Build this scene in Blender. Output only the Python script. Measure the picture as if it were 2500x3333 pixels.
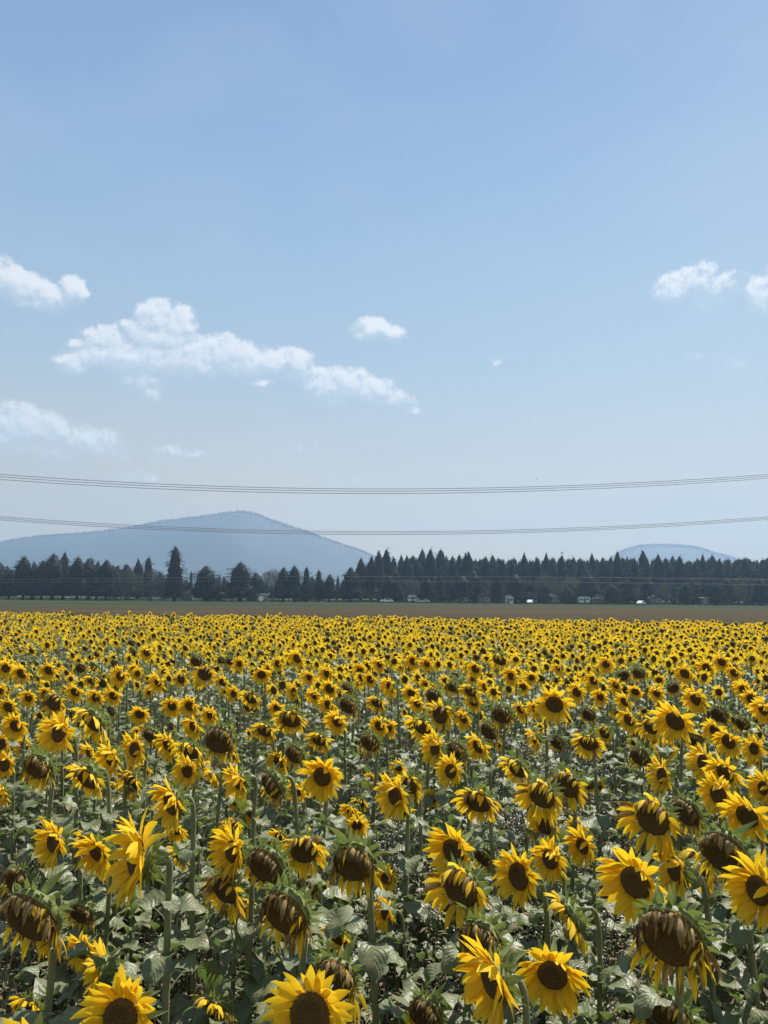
import bpy, math, random
import numpy as np
from mathutils import Vector, Matrix, Euler, noise as mnoise
for o in list(bpy.data.objects): bpy.data.objects.remove(o)
sc = bpy.context.scene
COL = sc.collection
R = math.radians
rnd = random.Random(7)
# ------------------------------------------------------------------ camera
F_PX, PW, PH = 2504.0, 2500.0, 3333.0
CAM = Vector((0, 0, 2.75))
PITCH, ROLL = R(6.05), math.atan(21 / 2500)
Fv = Vector((0, math.cos(PITCH), math.sin(PITCH)))
U0 = Vector((0, -math.sin(PITCH), math.cos(PITCH)))
R0 = Vector((1, 0, 0))
Rv = R0 * math.cos(ROLL) + U0 * math.sin(ROLL)
Uv = U0 * math.cos(ROLL) - R0 * math.sin(ROLL)
cd = bpy.data.cameras.new('camera')
cam = bpy.data.objects.new('camera', cd)
COL.objects.link(cam)
sc.camera = cam
cd.sensor_fit = 'VERTICAL'
cd.sensor_height = 36
cd.sensor_width = 27
cd.lens = F_PX / PH * 36
cd.clip_start = 0.1
cd.clip_end = 60000
m = Matrix((Rv, Uv, -Fv)).transposed().to_4x4()
m.translation = CAM
cam.matrix_world = m


def ray(x, y):
    return (Fv + Rv * ((x - PW / 2) / F_PX) - Uv * ((y - PH / 2) / F_PX))


def at_y(x, y, d):            # point on the sight line of (x, y), d metres ahead
    r = ray(x, y)
    return CAM + r * (d / r.y)


def at_z(x, y, z):
    r = ray(x, y)
    return CAM + r * ((z - CAM.z) / r.z)


def proj(p):
    v = Vector(p) - CAM
    w = v.dot(Fv)
    return (PW / 2 + F_PX * v.dot(Rv) / w, PH / 2 - F_PX * v.dot(Uv) / w) if w > 0.05 else (-9999, -9999)


# ------------------------------------------------------------------ render, sky, sun
sc.render.engine = 'CYCLES'
cy = sc.cycles
cy.use_denoising = True
cy.max_bounces = 8
cy.diffuse_bounces = 3
cy.glossy_bounces = 2
cy.transmission_bounces = 4
cy.volume_bounces = 1
cy.transparent_max_bounces = 6
cy.sample_clamp_indirect = 4
cy.caustics_reflective = False
cy.caustics_refractive = False
sc.view_settings.view_transform = 'Standard'
sc.view_settings.look = 'None'
sc.view_settings.gamma = 1
sc.view_settings.exposure = 0.70
SUN_EL, SUN_AZ = R(60), R(42)          # azimuth clockwise from +Y (ahead), ahead and to the right, out of view
sd = Vector((math.sin(SUN_AZ) * math.cos(SUN_EL), math.cos(SUN_AZ) * math.cos(SUN_EL), math.sin(SUN_EL)))
sl = bpy.data.lights.new('sun', 'SUN')
sl.energy = 5.0
sl.angle = R(0.53)
sl.color = (1.0, 0.95, 0.86)
so = bpy.data.objects.new('sun', sl)
COL.objects.link(so)
so.rotation_euler = sd.to_track_quat('Z', 'Y').to_euler()
so.location = (0, 0, 60)

world = bpy.data.worlds.new('World')
sc.world = world
world.use_nodes = True
wt = world.node_tree
for n in list(wt.nodes): wt.nodes.remove(n)


class NT:
    """small helper to write node trees"""
    def __init__(s, t): s.t = t
    def n(s, kind, ins=None, **kw):
        nd = s.t.nodes.new(kind)
        for k, v in kw.items(): setattr(nd, k, v)
        for k, v in (ins or {}).items():
            if isinstance(v, bpy.types.NodeSocket): s.t.links.new(v, nd.inputs[k])
            else: nd.inputs[k].default_value = v
        return nd
    def m(s, op, a, b=0.0, c=None, clamp=False):
        ins = {0: a, 1: b}
        if c is not None: ins[2] = c
        return s.n('ShaderNodeMath', ins, operation=op, use_clamp=clamp).outputs[0]
    def vm(s, op, a, b=(0, 0, 0)):
        nd = s.n('ShaderNodeVectorMath', {0: a, 1: b}, operation=op)
        return nd.outputs['Value'] if op in ('DOT_PRODUCT', 'LENGTH', 'DISTANCE') else nd.outputs[0]
    def mix(s, f, a, b, blend='MIX'):
        return s.n('ShaderNodeMix', {0: f, 6: a, 7: b}, data_type='RGBA', blend_type=blend).outputs[2]
    def ramp(s, f, stops, interp='LINEAR'):
        nd = s.n('ShaderNodeValToRGB', {0: f})
        cr = nd.color_ramp
        cr.interpolation = interp
        while len(cr.elements) < len(stops): cr.elements.new(0.5)
        for e, (p, c) in zip(cr.elements, stops):
            e.position = p
            e.color = c if len(c) == 4 else (*c, 1)
        return nd.outputs[0]
    def noise(s, vec, scale, detail=3, rough=0.55, dist=0.0):
        return s.n('ShaderNodeTexNoise', {'Vector': vec, 'Scale': scale, 'Detail': detail, 'Roughness': rough, 'Distortion': dist})


# clouds: soft puffs described by azimuth and elevation on the sky itself
def azel(x, y):
    r = ray(x, y)
    return math.atan2(r.x, r.y), math.atan2(r.z, math.hypot(r.x, r.y))


PUFFS = [  # px, py, half width, half height, strength  (photo pixels, turned into sky angles)
    (-60, 890, 100, 48, 1.0), (25, 915, 75, 40, 1.0), (90, 940, 70, 42, 1.0), (165, 965, 60, 36, 1.0), (235, 950, 42, 40, 1.0), (120, 985, 70, 24, .8),
    (505, 1035, 62, 48, 1.0), (580, 1060, 55, 55, 1.0), (455, 1085, 60, 40, .9), (540, 1105, 110, 45, 1.0), (350, 1105, 70, 36, 1.0), (270, 1125, 50, 20, .8), (400, 1120, 90, 30, .8),
    (240, 1180, 55, 34, 1.0), (300, 1160, 80, 34, 1.0), (400, 1165, 110, 44, 1.0), (520, 1165, 120, 52, 1.0), (640, 1165, 100, 62, 1.0), (720, 1150, 80, 50, 1.0), (800, 1175, 80, 50, 1.0), (890, 1175, 70, 42, 1.0), (960, 1175, 56, 38, 1.0), (470, 1230, 70, 50, .62), (490, 1275, 36, 30, .6), (850, 1240, 40, 14, .75),
    (985, 1215, 60, 30, .7), (1050, 1250, 70, 44, .95), (1130, 1250, 80, 46, 1.0), (1210, 1270, 70, 40, .9), (1280, 1305, 60, 30, .7), (1335, 1340, 40, 18, .5), (1080, 1300, 60, 30, .5),
    (1215, 1070, 60, 32, .95), (1275, 1090, 44, 26, .8), (1180, 1085, 40, 22, .7),
    (2185, 940, 55, 42, .85), (2230, 915, 55, 32, .85), (2295, 905, 40, 42, .7), (2340, 925, 60, 36, .65), (2310, 965, 60, 44, .45), (2500, 955, 60, 52, .95), (2560, 910, 60, 60, 1.0),
    (60, 1385, 95, 56, 1.0), (150, 1395, 75, 46, .9), (20, 1430, 80, 44, .8), (280, 1440, 95, 44, .82), (180, 1450, 110, 44, .6), (370, 1470, 55, 34, .5), (210, 1475, 110, 40, .5),
    (560, 1475, 70, 22, .5), (620, 1480, 45, 14, .4), (440, 1555, 60, 26, .5), (400, 1580, 140, 30, .3), (60, 1650, 100, 40, .25),
    (980, 1465, 80, 26, .3), (1480, 1510, 90, 22, .2), (1620, 1180, 22, 14, .35), (2260, 1165, 26, 18, .3), (2380, 1185, 90, 30, .3), (1140, 1560, 110, 22, .22)]
den = bpy.data.node_groups.new('cloud_density', 'ShaderNodeTree')
den.interface.new_socket('P', in_out='INPUT', socket_type='NodeSocketVector')
den.interface.new_socket('D', in_out='OUTPUT', socket_type='NodeSocketFloat')
g = NT(den)
gi = g.n('NodeGroupInput')
go = g.n('NodeGroupOutput')
w1 = g.noise(gi.outputs[0], 26, 5, .6)
warp = g.vm('SCALE', g.vm('SUBTRACT', w1.outputs['Color'], (.5, .5, .5)))
warp.node.inputs['Scale'].default_value = 0.020
w3 = g.noise(gi.outputs[0], 95, 5, .65)
warp3 = g.vm('SCALE', g.vm('SUBTRACT', w3.outputs['Color'], (.5, .5, .5)))
warp3.node.inputs['Scale'].default_value = 0.008
P = g.vm('ADD', g.vm('ADD', gi.outputs[0], warp), warp3)
acc = None
for (px, py, a, b, s_) in PUFFS:
    u, v = azel(px, py)
    q = g.vm('MULTIPLY', g.vm('SUBTRACT', P, (u, v, 0)), (F_PX / (a * 1.42), F_PX / (b * 1.40), 0))
    e = g.m('MULTIPLY_ADD', g.vm('DOT_PRODUCT', q, q), -s_, s_)
    acc = e if acc is None else g.m('SMOOTH_MAX', acc, e, .12)
w2 = g.noise(gi.outputs[0], 60, 9, .66)
d = g.m('ADD', acc, g.m('MULTIPLY', g.m('SUBTRACT', w2.outputs['Fac'], .5), 1.15))
den.links.new(d, go.inputs[0])
w = NT(wt)
tc = w.n('ShaderNodeTexCoord')
sep = w.n('ShaderNodeSeparateXYZ', {0: w.vm('NORMALIZE', tc.outputs['Generated'])})
az = w.m('ARCTAN2', sep.outputs[0], sep.outputs[1])
el = w.m('ARCSINE', sep.outputs[2])
pos = w.n('ShaderNodeCombineXYZ', {0: az, 1: el}).outputs[0]
d0 = w.n('ShaderNodeGroup', {0: pos}, node_tree=den).outputs[0]
d1 = w.n('ShaderNodeGroup', {0: w.vm('ADD', pos, (0.003, 0.008, 0))}, node_tree=den).outputs[0]
lit = w.n('ShaderNodeMapRange', {0: w.m('SUBTRACT', d0, w.m('MULTIPLY', d1, .80)), 1: -0.10, 2: 0.60}, interpolation_type='SMOOTHSTEP').outputs[0]
alpha = w.n('ShaderNodeMapRange', {0: d0, 1: 0.04, 2: w.m('MULTIPLY_ADD', lit, -.55, 1.15)}, interpolation_type='SMOOTHSTEP').outputs[0]
sky = w.n('ShaderNodeTexSky', sky_type='NISHITA')
sky.sun_disc = False
sky.sun_elevation = SUN_EL
sky.sun_rotation = SUN_AZ
sky.altitude = 300
sky.air_density = 1.0
sky.dust_density = 1.0
sky.ozone_density = 2.0
# thin high haze: broad faint veils
vn = w.noise(w.vm('MULTIPLY', pos, (1.0, 2.2, 1)), 3.0, 4, .5, .6).outputs['Fac']
veil = w.ramp(w.m('DIVIDE', el, 1.5708), [(0.0, (1.12, .72, .12)), (.035, (1.02, .71, .24)), (.07, (.86, .69, .45)), (.15, (.48, .60, .66)), (.20, (.415, .56, .67)), (.26, (.345, .51, .69)), (.34, (.255, .415, .66)), (.42, (.205, .335, .59)), (.55, (.18, .31, .57)), (1.0, (.16, .28, .54))], 'B_SPLINE')
veil = w.vm('SCALE', veil); veil.node.inputs['Scale'].default_value = 7.8
skyc = w.mix(.86, sky.outputs[0], veil)
# thin drifting smoke: paler low on the right, deeper blue high on the left
east = w.n('ShaderNodeMapRange', {0: w.m('SUBTRACT', az, w.m('MULTIPLY', el, .9)), 1: -.5, 2: .55}, interpolation_type='SMOOTHSTEP').outputs[0]
skyc = w.mix(w.m('MULTIPLY', east, .32), skyc, (4.3, 5.0, 5.35, 1))
skyc = w.mix(w.m('MULTIPLY', w.n('ShaderNodeMapRange', {0: vn, 1: .40, 2: .72}, interpolation_type='SMOOTHSTEP').outputs[0], .22), skyc, (3.2, 4.1, 5.1, 1))
ccol = w.mix(lit, (4.5, 5.3, 6.2, 1), (7.3, 7.45, 7.6, 1))
final = w.mix(w.m('MULTIPLY', alpha, .93), skyc, ccol)
bg = w.n('ShaderNodeBackground', {'Color': final, 'Strength': 0.078})
wt.links.new(bg.outputs[0], w.n('ShaderNodeOutputWorld').inputs[0])
world.cycles.sampling_method = 'MANUAL'
world.cycles.sample_map_resolution = 512


# ------------------------------------------------------------------ helpers
def tag(o, label=None, cat=None, group=None, kind=None):
    for k, v in (('label', label), ('category', cat), ('group', group), ('kind', kind)):
        if v: o[k] = v
    return o


def empty(name, loc, rz=0.0, size=0.3):
    o = bpy.data.objects.new(name, None)
    COL.objects.link(o)
    o.empty_display_size = size
    o.location = loc
    o.rotation_euler = (0, 0, rz)
    return o


class MB:
    """collects verts, faces, material slots and uvs; build() makes ONE mesh"""
    def __init__(s): s.v, s.f, s.m, s.uv = [], [], [], []
    def vert(s, p, uv=(0, 0)):
        s.v.append(tuple(p)); s.uv.append(uv)
        return len(s.v) - 1
    def face(s, idx, mat=0): s.f.append(tuple(idx)); s.m.append(mat)
    def box(s, c, sz, mat=0, taper=1.0):
        x, y, z = (k / 2 for k in sz)
        b = [s.vert((c[0] + i * x * (taper if k > 0 else 1), c[1] + j * y * (taper if k > 0 else 1), c[2] + k * z)) for k in (-1, 1) for j in (-1, 1) for i in (-1, 1)]
        for q in ((0, 2, 3, 1), (4, 5, 7, 6), (0, 1, 5, 4), (2, 6, 7, 3), (0, 4, 6, 2), (1, 3, 7, 5)): s.face([b[k] for k in q], mat)
    def tube(s, pts, rads, n=6, mat=0, cap=True):
        pts = [Vector(p) for p in pts]
        prev, ref = None, Vector((1, 0, 0))
        for i, p in enumerate(pts):
            t = (pts[min(i + 1, len(pts) - 1)] - pts[max(i - 1, 0)]).normalized()
            a = ref - t * ref.dot(t)
            if a.length < 1e-4: a = Vector((0, 1, 0)) - t * t.y
            a.normalize(); ref = a
            b = t.cross(a)
            ring = [s.vert(p + (a * math.cos(2 * math.pi * k / n) + b * math.sin(2 * math.pi * k / n)) * rads[i], (i / len(pts), k / n)) for k in range(n)]
            if prev:
                for k in range(n): s.face((prev[k], prev[(k + 1) % n], ring[(k + 1) % n], ring[k]), mat)
            prev = ring
            if i == 0: first = ring
        if cap:
            s.face(prev, mat); s.face(first[::-1], mat)
    def mesh(s, name, mats, smooth=True):
        me = bpy.data.meshes.new(name)
        me.from_pydata(s.v, [], s.f)
        for mt in mats: me.materials.append(mt)
        me.polygons.foreach_set('material_index', s.m)
        me.polygons.foreach_set('use_smooth', [smooth] * len(s.f))
        uvl = me.uv_layers.new(name='UVMap')
        li = np.empty(len(me.loops), dtype=np.int32)
        me.loops.foreach_get('vertex_index', li)
        uvl.data.foreach_set('uv', np.array(s.uv, dtype=np.float32)[li].ravel())
        me.update()
        return me
    def build(s, name, mats, parent=None, smooth=True):
        return link(name, s.mesh(name, mats if isinstance(mats, list) else [mats], smooth), parent)
    def arrays(s):
        tot = np.array([len(f) for f in s.f], dtype=np.int32)
        return (np.array(s.v, dtype=np.float32), np.concatenate([np.array(f, dtype=np.int32) for f in s.f]), tot,
                np.array(s.m, dtype=np.int32), np.array(s.uv, dtype=np.float32))


def link(name, me, parent=None, loc=(0, 0, 0), rot=(0, 0, 0), scale=1.0):
    o = bpy.data.objects.new(name, me)
    COL.objects.link(o)
    o.parent = parent
    o.location = loc
    o.rotation_euler = rot
    o.scale = (scale,) * 3
    return o


def scatter(name, temps, places, mats, smooth=True):
    """ONE mesh out of many small copies; temps = MB.arrays(); places = (template index, 4x4 matrix)"""
    V, L, T, M, UV, off = [], [], [], [], [], 0
    for ti, mt in places:
        v, l, t, mi, uv = temps[ti]
        a = np.array(mt, dtype=np.float32)
        V.append(v @ a[:3, :3].T + a[:3, 3])
        L.append(l + off); T.append(t); M.append(mi); UV.append(uv[l])
        off += len(v)
    V, L, T, M, UV = map(np.concatenate, (V, L, T, M, UV))
    me = bpy.data.meshes.new(name)
    me.vertices.add(len(V)); me.loops.add(len(L)); me.polygons.add(len(T))
    me.vertices.foreach_set('co', V.ravel())
    me.loops.foreach_set('vertex_index', L)
    me.polygons.foreach_set('loop_start', np.concatenate([[0], np.cumsum(T)[:-1]]).astype(np.int32))
    for mt in mats: me.materials.append(mt)
    me.polygons.foreach_set('material_index', M)
    me.polygons.foreach_set('use_smooth', [smooth] * len(T))
    me.uv_layers.new(name='UVMap').data.foreach_set('uv', UV.ravel())
    me.update(calc_edges=True)
    return link(name, me)


def material(name, fn):
    mt = bpy.data.materials.new(name)
    mt.use_nodes = True
    t = mt.node_tree
    for n in list(t.nodes): t.nodes.remove(n)
    h = NT(t)
    t.links.new(fn(h), h.n('ShaderNodeOutputMaterial').inputs[0])
    return mt


def principled(h, col, rough=.6, spec=.4, bump=None, bstr=.3, bdist=.01, **kw):
    ins = {'Base Color': col, 'Roughness': rough, 'Specular IOR Level': spec}
    if bump is not None: ins['Normal'] = h.n('ShaderNodeBump', {'Height': bump, 'Strength': bstr, 'Distance': bdist}).outputs[0]
    ins.update(kw)
    return h.n('ShaderNodeBsdfPrincipled', ins)


def leafy(h, col, trans, tf, rough=.5, spec=.4, bump=None, bstr=.4, bdist=.004):
    p = principled(h, col, rough, spec, bump, bstr, bdist)
    tr = h.n('ShaderNodeBsdfTranslucent', {'Color': trans})
    return h.n('ShaderNodeMixShader', {0: tf, 1: p.outputs[0], 2: tr.outputs[0]}).outputs[0]


def rgba(*c): return (*c, 1)


def m_petal(h):
    tcn = h.n('ShaderNodeTexCoord'); oi = h.n('ShaderNodeObjectInfo')
    uv = h.n('ShaderNodeSeparateXYZ', {0: tcn.outputs['UV']})
    n1 = h.noise(tcn.outputs['Object'], 30, 3).outputs['Fac']
    c = h.mix(uv.outputs[0], rgba(.90, .51, .012), rgba(.94, .71, .040))
    c = h.mix(h.n('ShaderNodeMapRange', {0: n1, 1: .35, 2: .7}).outputs[0], c, rgba(.92, .62, .022))
    c = h.mix(h.m('MULTIPLY', oi.outputs['Random'], .25), c, rgba(.88, .60, .014))
    st = h.noise(h.vm('MULTIPLY', tcn.outputs['UV'], (2.5, 22, 1)), 1.0, 2).outputs['Fac']
    c = h.mix(h.n('ShaderNodeMapRange', {0: st, 1: .42, 2: .66, 4: .55}).outputs[0], c, rgba(.74, .46, .010))
    return leafy(h, c, c, .42, .55, .22, st, .5, .003)


def m_dry_petal(h):
    tcn = h.n('ShaderNodeTexCoord')
    n1 = h.noise(tcn.outputs['Object'], 22, 3).outputs['Fac']
    c = h.ramp(n1, [(.34, (.15, .070, .018)), (.5, (.27, .165, .045)), (.6, (.36, .26, .10)), (.72, (.68, .42, .03))])
    st = h.noise(h.vm('MULTIPLY', tcn.outputs['UV'], (4, 18, 1)), 1.0, 2).outputs['Fac']
    return leafy(h, c, c, .3, .5, .4, st, .7, .004)


def m_disc(h):
    tcn = h.n('ShaderNodeTexCoord')
    uv = h.n('ShaderNodeSeparateXYZ', {0: tcn.outputs['UV']})
    vo = h.n('ShaderNodeTexVoronoi', {'Vector': tcn.outputs['Object'], 'Scale': 150.0})
    n1 = h.noise(tcn.outputs['Object'], 26, 3).outputs['Fac']
    c = h.ramp(uv.outputs[0], [(0, (.16, .115, .035)), (.28, (.095, .055, .020)), (.58, (.11, .058, .018)), (.80, (.19, .105, .025)), (1, (.27, .16, .03))])
    c = h.mix(h.n('ShaderNodeMapRange', {0: vo.outputs['Distance'], 1: .0, 2: .5, 3: 0, 4: .55}).outputs[0], h.mix(n1, c, rgba(.17, .105, .034)), rgba(.045, .026, .011))
    return principled(h, c, .85, .15, vo.outputs['Distance'], .9, .006).outputs[0]


def m_bract(h):
    tcn = h.n('ShaderNodeTexCoord')
    n1 = h.noise(tcn.outputs['Object'], 18, 3).outputs['Fac']
    c = h.mix(n1, rgba(.12, .145, .035), rgba(.27, .29, .10))
    return leafy(h, c, rgba(.24, .32, .07), .26, .5, .4, n1, .4, .003)


def m_stem(h):
    tcn = h.n('ShaderNodeTexCoord')
    n1 = h.noise(h.vm('MULTIPLY', tcn.outputs['Object'], (1, 1, .15)), 60, 3).outputs['Fac']
    c = h.mix(n1, rgba(.115, .130, .050), rgba(.25, .26, .125))
    p = principled(h, c, .5, .4, n1, .5, .004)
    p.inputs['Sheen Weight'].default_value = .15
    p.inputs['Sheen Roughness'].default_value = .4
    return p.outputs[0]


def m_leaf(h):
    tcn = h.n('ShaderNodeTexCoord'); oi = h.n('ShaderNodeObjectInfo')
    uv = h.n('ShaderNodeSeparateXYZ', {0: tcn.outputs['UV']})
    av = h.m('ABSOLUTE', h.m('SUBTRACT', uv.outputs[1], .5))
    vein = h.m('SINE', h.m('MULTIPLY', h.m('SUBTRACT', uv.outputs[0], h.m('MULTIPLY', av, .9)), 42))
    mid = h.n('ShaderNodeMapRange', {0: av, 1: .0, 2: .035, 3: 1, 4: 0}).outputs[0]
    n1 = h.noise(tcn.outputs['Object'], 14, 4).outputs['Fac']
    c = h.mix(n1, rgba(.095, .110, .046), rgba(.20, .215, .105))
    c = h.mix(h.m('MULTIPLY', h.n('ShaderNodeMapRange', {0: vein, 1: .75, 2: 1}).outputs[0], .14), c, rgba(.17, .21, .11))
    c = h.mix(h.m('MULTIPLY', mid, .6), c, rgba(.20, .25, .12))
    dry = h.n('ShaderNodeMapRange', {0: h.m('ADD', h.noise(tcn.outputs['Object'], 7, 4, .7).outputs['Fac'], h.m('MULTIPLY', oi.outputs['Random'], .12)), 1: .68, 2: .78}).outputs[0]
    c = h.mix(h.m('MULTIPLY', dry, .7), c, rgba(.20, .15, .06))
    hgt = h.m('ADD', h.m('MULTIPLY', vein, .05), n1)
    return leafy(h, c, rgba(.20, .30, .06), .24, .46, .55, hgt, .85, .014)


def m_flat(*c, rough=.7, spec=.3, sc_=6.0, amt=.25, ):
    def f(h):
        tcn = h.n('ShaderNodeTexCoord')
        n1 = h.noise(tcn.outputs['Object'], sc_, 4).outputs['Fac']
        return principled(h, h.mix(n1, rgba(*(k * (1 - amt) for k in c)), rgba(*(min(1, k * (1 + amt)) for k in c))), rough, spec, n1, .3, .01).outputs[0]
    return f


def m_foliage(a, b, tr):
    def f(h):
        tcn = h.n('ShaderNodeTexCoord'); oi = h.n('ShaderNodeObjectInfo')
        n1 = h.noise(tcn.outputs['Object'], .9, 4).outputs['Fac']
        c = h.mix(h.n('ShaderNodeMapRange', {0: n1, 1: .3, 2: .7}).outputs[0], rgba(*a), rgba(*b))
        c = h.mix(h.m('MULTIPLY', oi.outputs['Random'], .5), c, rgba(*(k * .6 for k in a)))
        return leafy(h, c, rgba(*tr), .12, .7, .2)
    return f


def m_soil(h):
    ge = h.n('ShaderNodeNewGeometry').outputs['Position']
    a = h.noise(ge, 1.3, 5, .6).outputs['Fac']; b = h.noise(ge, 14, 6, .7).outputs['Fac']
    c = h.mix(a, rgba(.060, .045, .030), rgba(.135, .105, .072))
    c = h.mix(h.n('ShaderNodeMapRange', {0: b, 1: .42, 2: .68}).outputs[0], c, rgba(.20, .165, .12))
    return principled(h, c, .95, .1, b, 1.0, .06).outputs[0]


def m_field(stops, s1=.05, s2=1.2):
    def f(h):
        ge = h.n('ShaderNodeNewGeometry').outputs['Position']
        st = h.vm('MULTIPLY', ge, (.35, 1.6, 1))
        a = h.noise(st, s1, 5, .6, .4).outputs['Fac']; b = h.noise(ge, s2, 6, .75).outputs['Fac']
        v = h.m('ADD', h.m('MULTIPLY', a, .6), h.m('MULTIPLY', b, .4))
        return principled(h, h.ramp(v, stops), .95, .05, b, 1.0, .5).outputs[0]
    return f


M = {k: material(k, f) for k, f in {
    'petal': m_petal, 'dry_petal': m_dry_petal, 'disc': m_disc, 'bract': m_bract, 'stem': m_stem, 'leaf': m_leaf,
    'soil': m_soil,
    'ground': m_field([(.35, (.05, .06, .028)), (.6, (.09, .09, .045))]),
    'dry_grass': m_field([(.36, (.042, .031, .015)), (.46, (.070, .048, .022)), (.53, (.050, .044, .020)), (.62, (.100, .072, .034))], .04, .9),
    'meadow': m_field([(.36, (.022, .032, .013)), (.5, (.038, .048, .020)), (.62, (.066, .058, .030))], .03, .8),
    'conifer': m_foliage((.010, .020, .016), (.024, .038, .026), (.04, .06, .03)),
    'conifer_light': m_foliage((.028, .042, .024), (.05, .068, .036), (.07, .10, .04)),
    'broadleaf': m_foliage((.040, .050, .026), (.068, .078, .040), (.08, .10, .04)),
    'bark': m_flat(.09, .07, .055, rough=.9, sc_=3),
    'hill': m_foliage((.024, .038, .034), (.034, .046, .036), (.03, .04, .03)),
    'wire': m_flat(.24, .24, .25, rough=.5, spec=.5), 'wire_light': m_flat(.13, .14, .15, rough=.5, spec=.4),
    'weed': m_flat(.15, .17, .080, rough=.9, spec=.1, sc_=3, amt=.5), 'fluff': m_flat(.62, .60, .54, rough=.9), 'straw': m_flat(.17, .135, .085, rough=.85, sc_=9, amt=.5),
    'white_paint': m_flat(.78, .78, .76, rough=.3, spec=.6, amt=.04), 'grey_wall': m_flat(.11, .115, .11, amt=.15), 'tan_wall': m_flat(.16, .13, .10, amt=.15),
    'metal_roof': m_flat(.45, .46, .48, rough=.3, spec=.7, amt=.05), 'dark_glass': m_flat(.02, .025, .03, rough=.1, spec=.8), 'rubber': m_flat(.02, .02, .02, rough=.8),
    'dark_roof': m_flat(.07, .065, .06, amt=.2), 'bird': m_flat(.03, .03, .035)}.items()}


def nz(x, y, z=0.0): return mnoise.noise(Vector((x, y, z)))


# ------------------------------------------------------------------ ground, fields, hills
def sheet(name, pts, z, mat, kind='structure', label=None):
    b = MB()
    b.face([b.vert((x, y, z)) for x, y in pts])
    return tag(b.build(name, mat, smooth=False), label=label, kind=kind)


def edge_y(x): return 42.3 - 0.165 * x * (1 if x > -12 else .6) + .5 * nz(x * .3, 5)


def strip(name, y0, y1, z, mat, x0=-260, x1=260, n=80, amp=0.0):
    b = MB(); rows = []
    for yf in (y0, y1):
        rows.append([b.vert((x0 + (x1 - x0) * i / n, yf(x0 + (x1 - x0) * i / n), z)) for i in range(n + 1)])
    for i in range(n): b.face((rows[0][i], rows[0][i + 1], rows[1][i + 1], rows[1][i]))
    return tag(b.build(name, mat, smooth=False), kind='structure')


sheet('ground', [(-4400, -420), (4400, -420), (4400, 3780), (-4400, 3780)], 0.0, M['ground'])
b = MB()                                                # field soil with clods, gently uneven
nx, ny = 150, 130
gr = []
for j in range(ny + 1):
    y = -3 + 49 * (j / ny) ** 1.6
    row = []
    for i in range(nx + 1):
        x = (i / nx - .5) * 110
        k = 1 if 0 < i < nx and 0 < j < ny else 0
        row.append(b.vert((x, min(y, edge_y(x) + 1.2), .02 + k * (.022 * nz(x * .9, y * .9) + .018 * nz(x * 3.1, y * 3.1, 4)))))
    gr.append(row)
for j in range(ny):
    for i in range(nx): b.face((gr[j][i], gr[j][i + 1], gr[j + 1][i + 1], gr[j + 1][i]))
tag(b.build('soil', M['soil']), kind='structure')
strip('dry_field', lambda x: edge_y(x) + .6, lambda x: 150 + 8 * math.sin(x * .02) + .18 * x, .012, M['dry_grass'])
strip('meadow', lambda x: 143 + 8 * math.sin(x * .02) + .18 * x + 3 * nz(x * .05, 1), lambda x: 320, .016, M['meadow'])


def hill(name, prof, dist, depth, mat, seed, tree=14.0, base_y=1935):
    """ridge whose skyline passes through prof (photo px) at dist; front and back slopes; wood of small cones on it"""
    xs = [p[0] for p in prof]; ys = [p[1] for p in prof]
    n, mrow = 150, 26
    b = MB(); rows = []; top = []
    for i in range(n + 1):
        px = xs[0] + (xs[-1] - xs[0]) * i / n
        py = float(np.interp(px, xs, ys))
        p = at_y(px, py + 3, dist)
        top.append((p.x, max(p.z, -1)))
    for j in range(-mrow, mrow + 1):
        t = j / mrow
        row = []
        for i, (x, z) in enumerate(top):
            k = (1 - t * t) ** 1.3 if abs(t) < 1 else 0
            edge = min(1, i / 6, (n - i) / 6)
            y = dist + t * depth
            zz = max(z, 0) * k * edge * (1 + .12 * (nz(x * .003 + seed, t * 3) if abs(t) > .02 else 0) * (1 - k) * 3)
            xx = x * (1 + t * .1)
            row.append(b.vert((xx, y, zz if abs(t) < 1 else -0.5)))
        rows.append(row)
    for j in range(2 * mrow):
        for i in range(n): b.face((rows[j][i], rows[j][i + 1], rows[j + 1][i + 1], rows[j + 1][i]))
    tag(b.build(name, mat), kind='structure')
    V = b.v
    c = MB()
    for q in range(3):
        rr = (.20, .15, .09)[q]; z0 = (.05, .35, .62)[q]; z1 = (.55, .8, 1.0)[q]
        ring = [c.vert((rr * math.cos(k * 1.257 + q), rr * math.sin(k * 1.257 + q), z0)) for k in range(5)]
        tp = c.vert((0, 0, z1))
        for k in range(5): c.face((ring[k], ring[(k + 1) % 5], tp))
    arr = [c.arrays()]
    rg = random.Random(seed)
    pl = []
    w_ = n + 1
    while len(pl) < 6500:
        j = mrow - int(abs(rg.gauss(0, 3.2)))
        i = rg.randrange(n)
        fi, fj = rg.random(), rg.random()
        a = Vector(V[j * w_ + i]); b2 = Vector(V[j * w_ + i + 1]); c2 = Vector(V[(j + 1) * w_ + i])
        p = a + (b2 - a) * fi + (c2 - a) * fj
        if p.z < 6: continue
        s = tree * rg.uniform(.3, .85)  * (1.35 if rg.random() < .07 else 1)
        pl.append((0, Matrix.Translation(p - Vector((0, 0, .1 * s))) @ Matrix.Rotation(rg.random() * 6, 4, 'Z') @ Matrix.Diagonal((s * rg.uniform(.9, 1.6), s * rg.uniform(.9, 1.6), s, 1))))
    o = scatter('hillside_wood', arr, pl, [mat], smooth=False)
    tag(o, 'distant conifers along the skyline of the blue hazy hill ' + name.replace('_', ' '), 'wood', kind='stuff')


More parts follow.
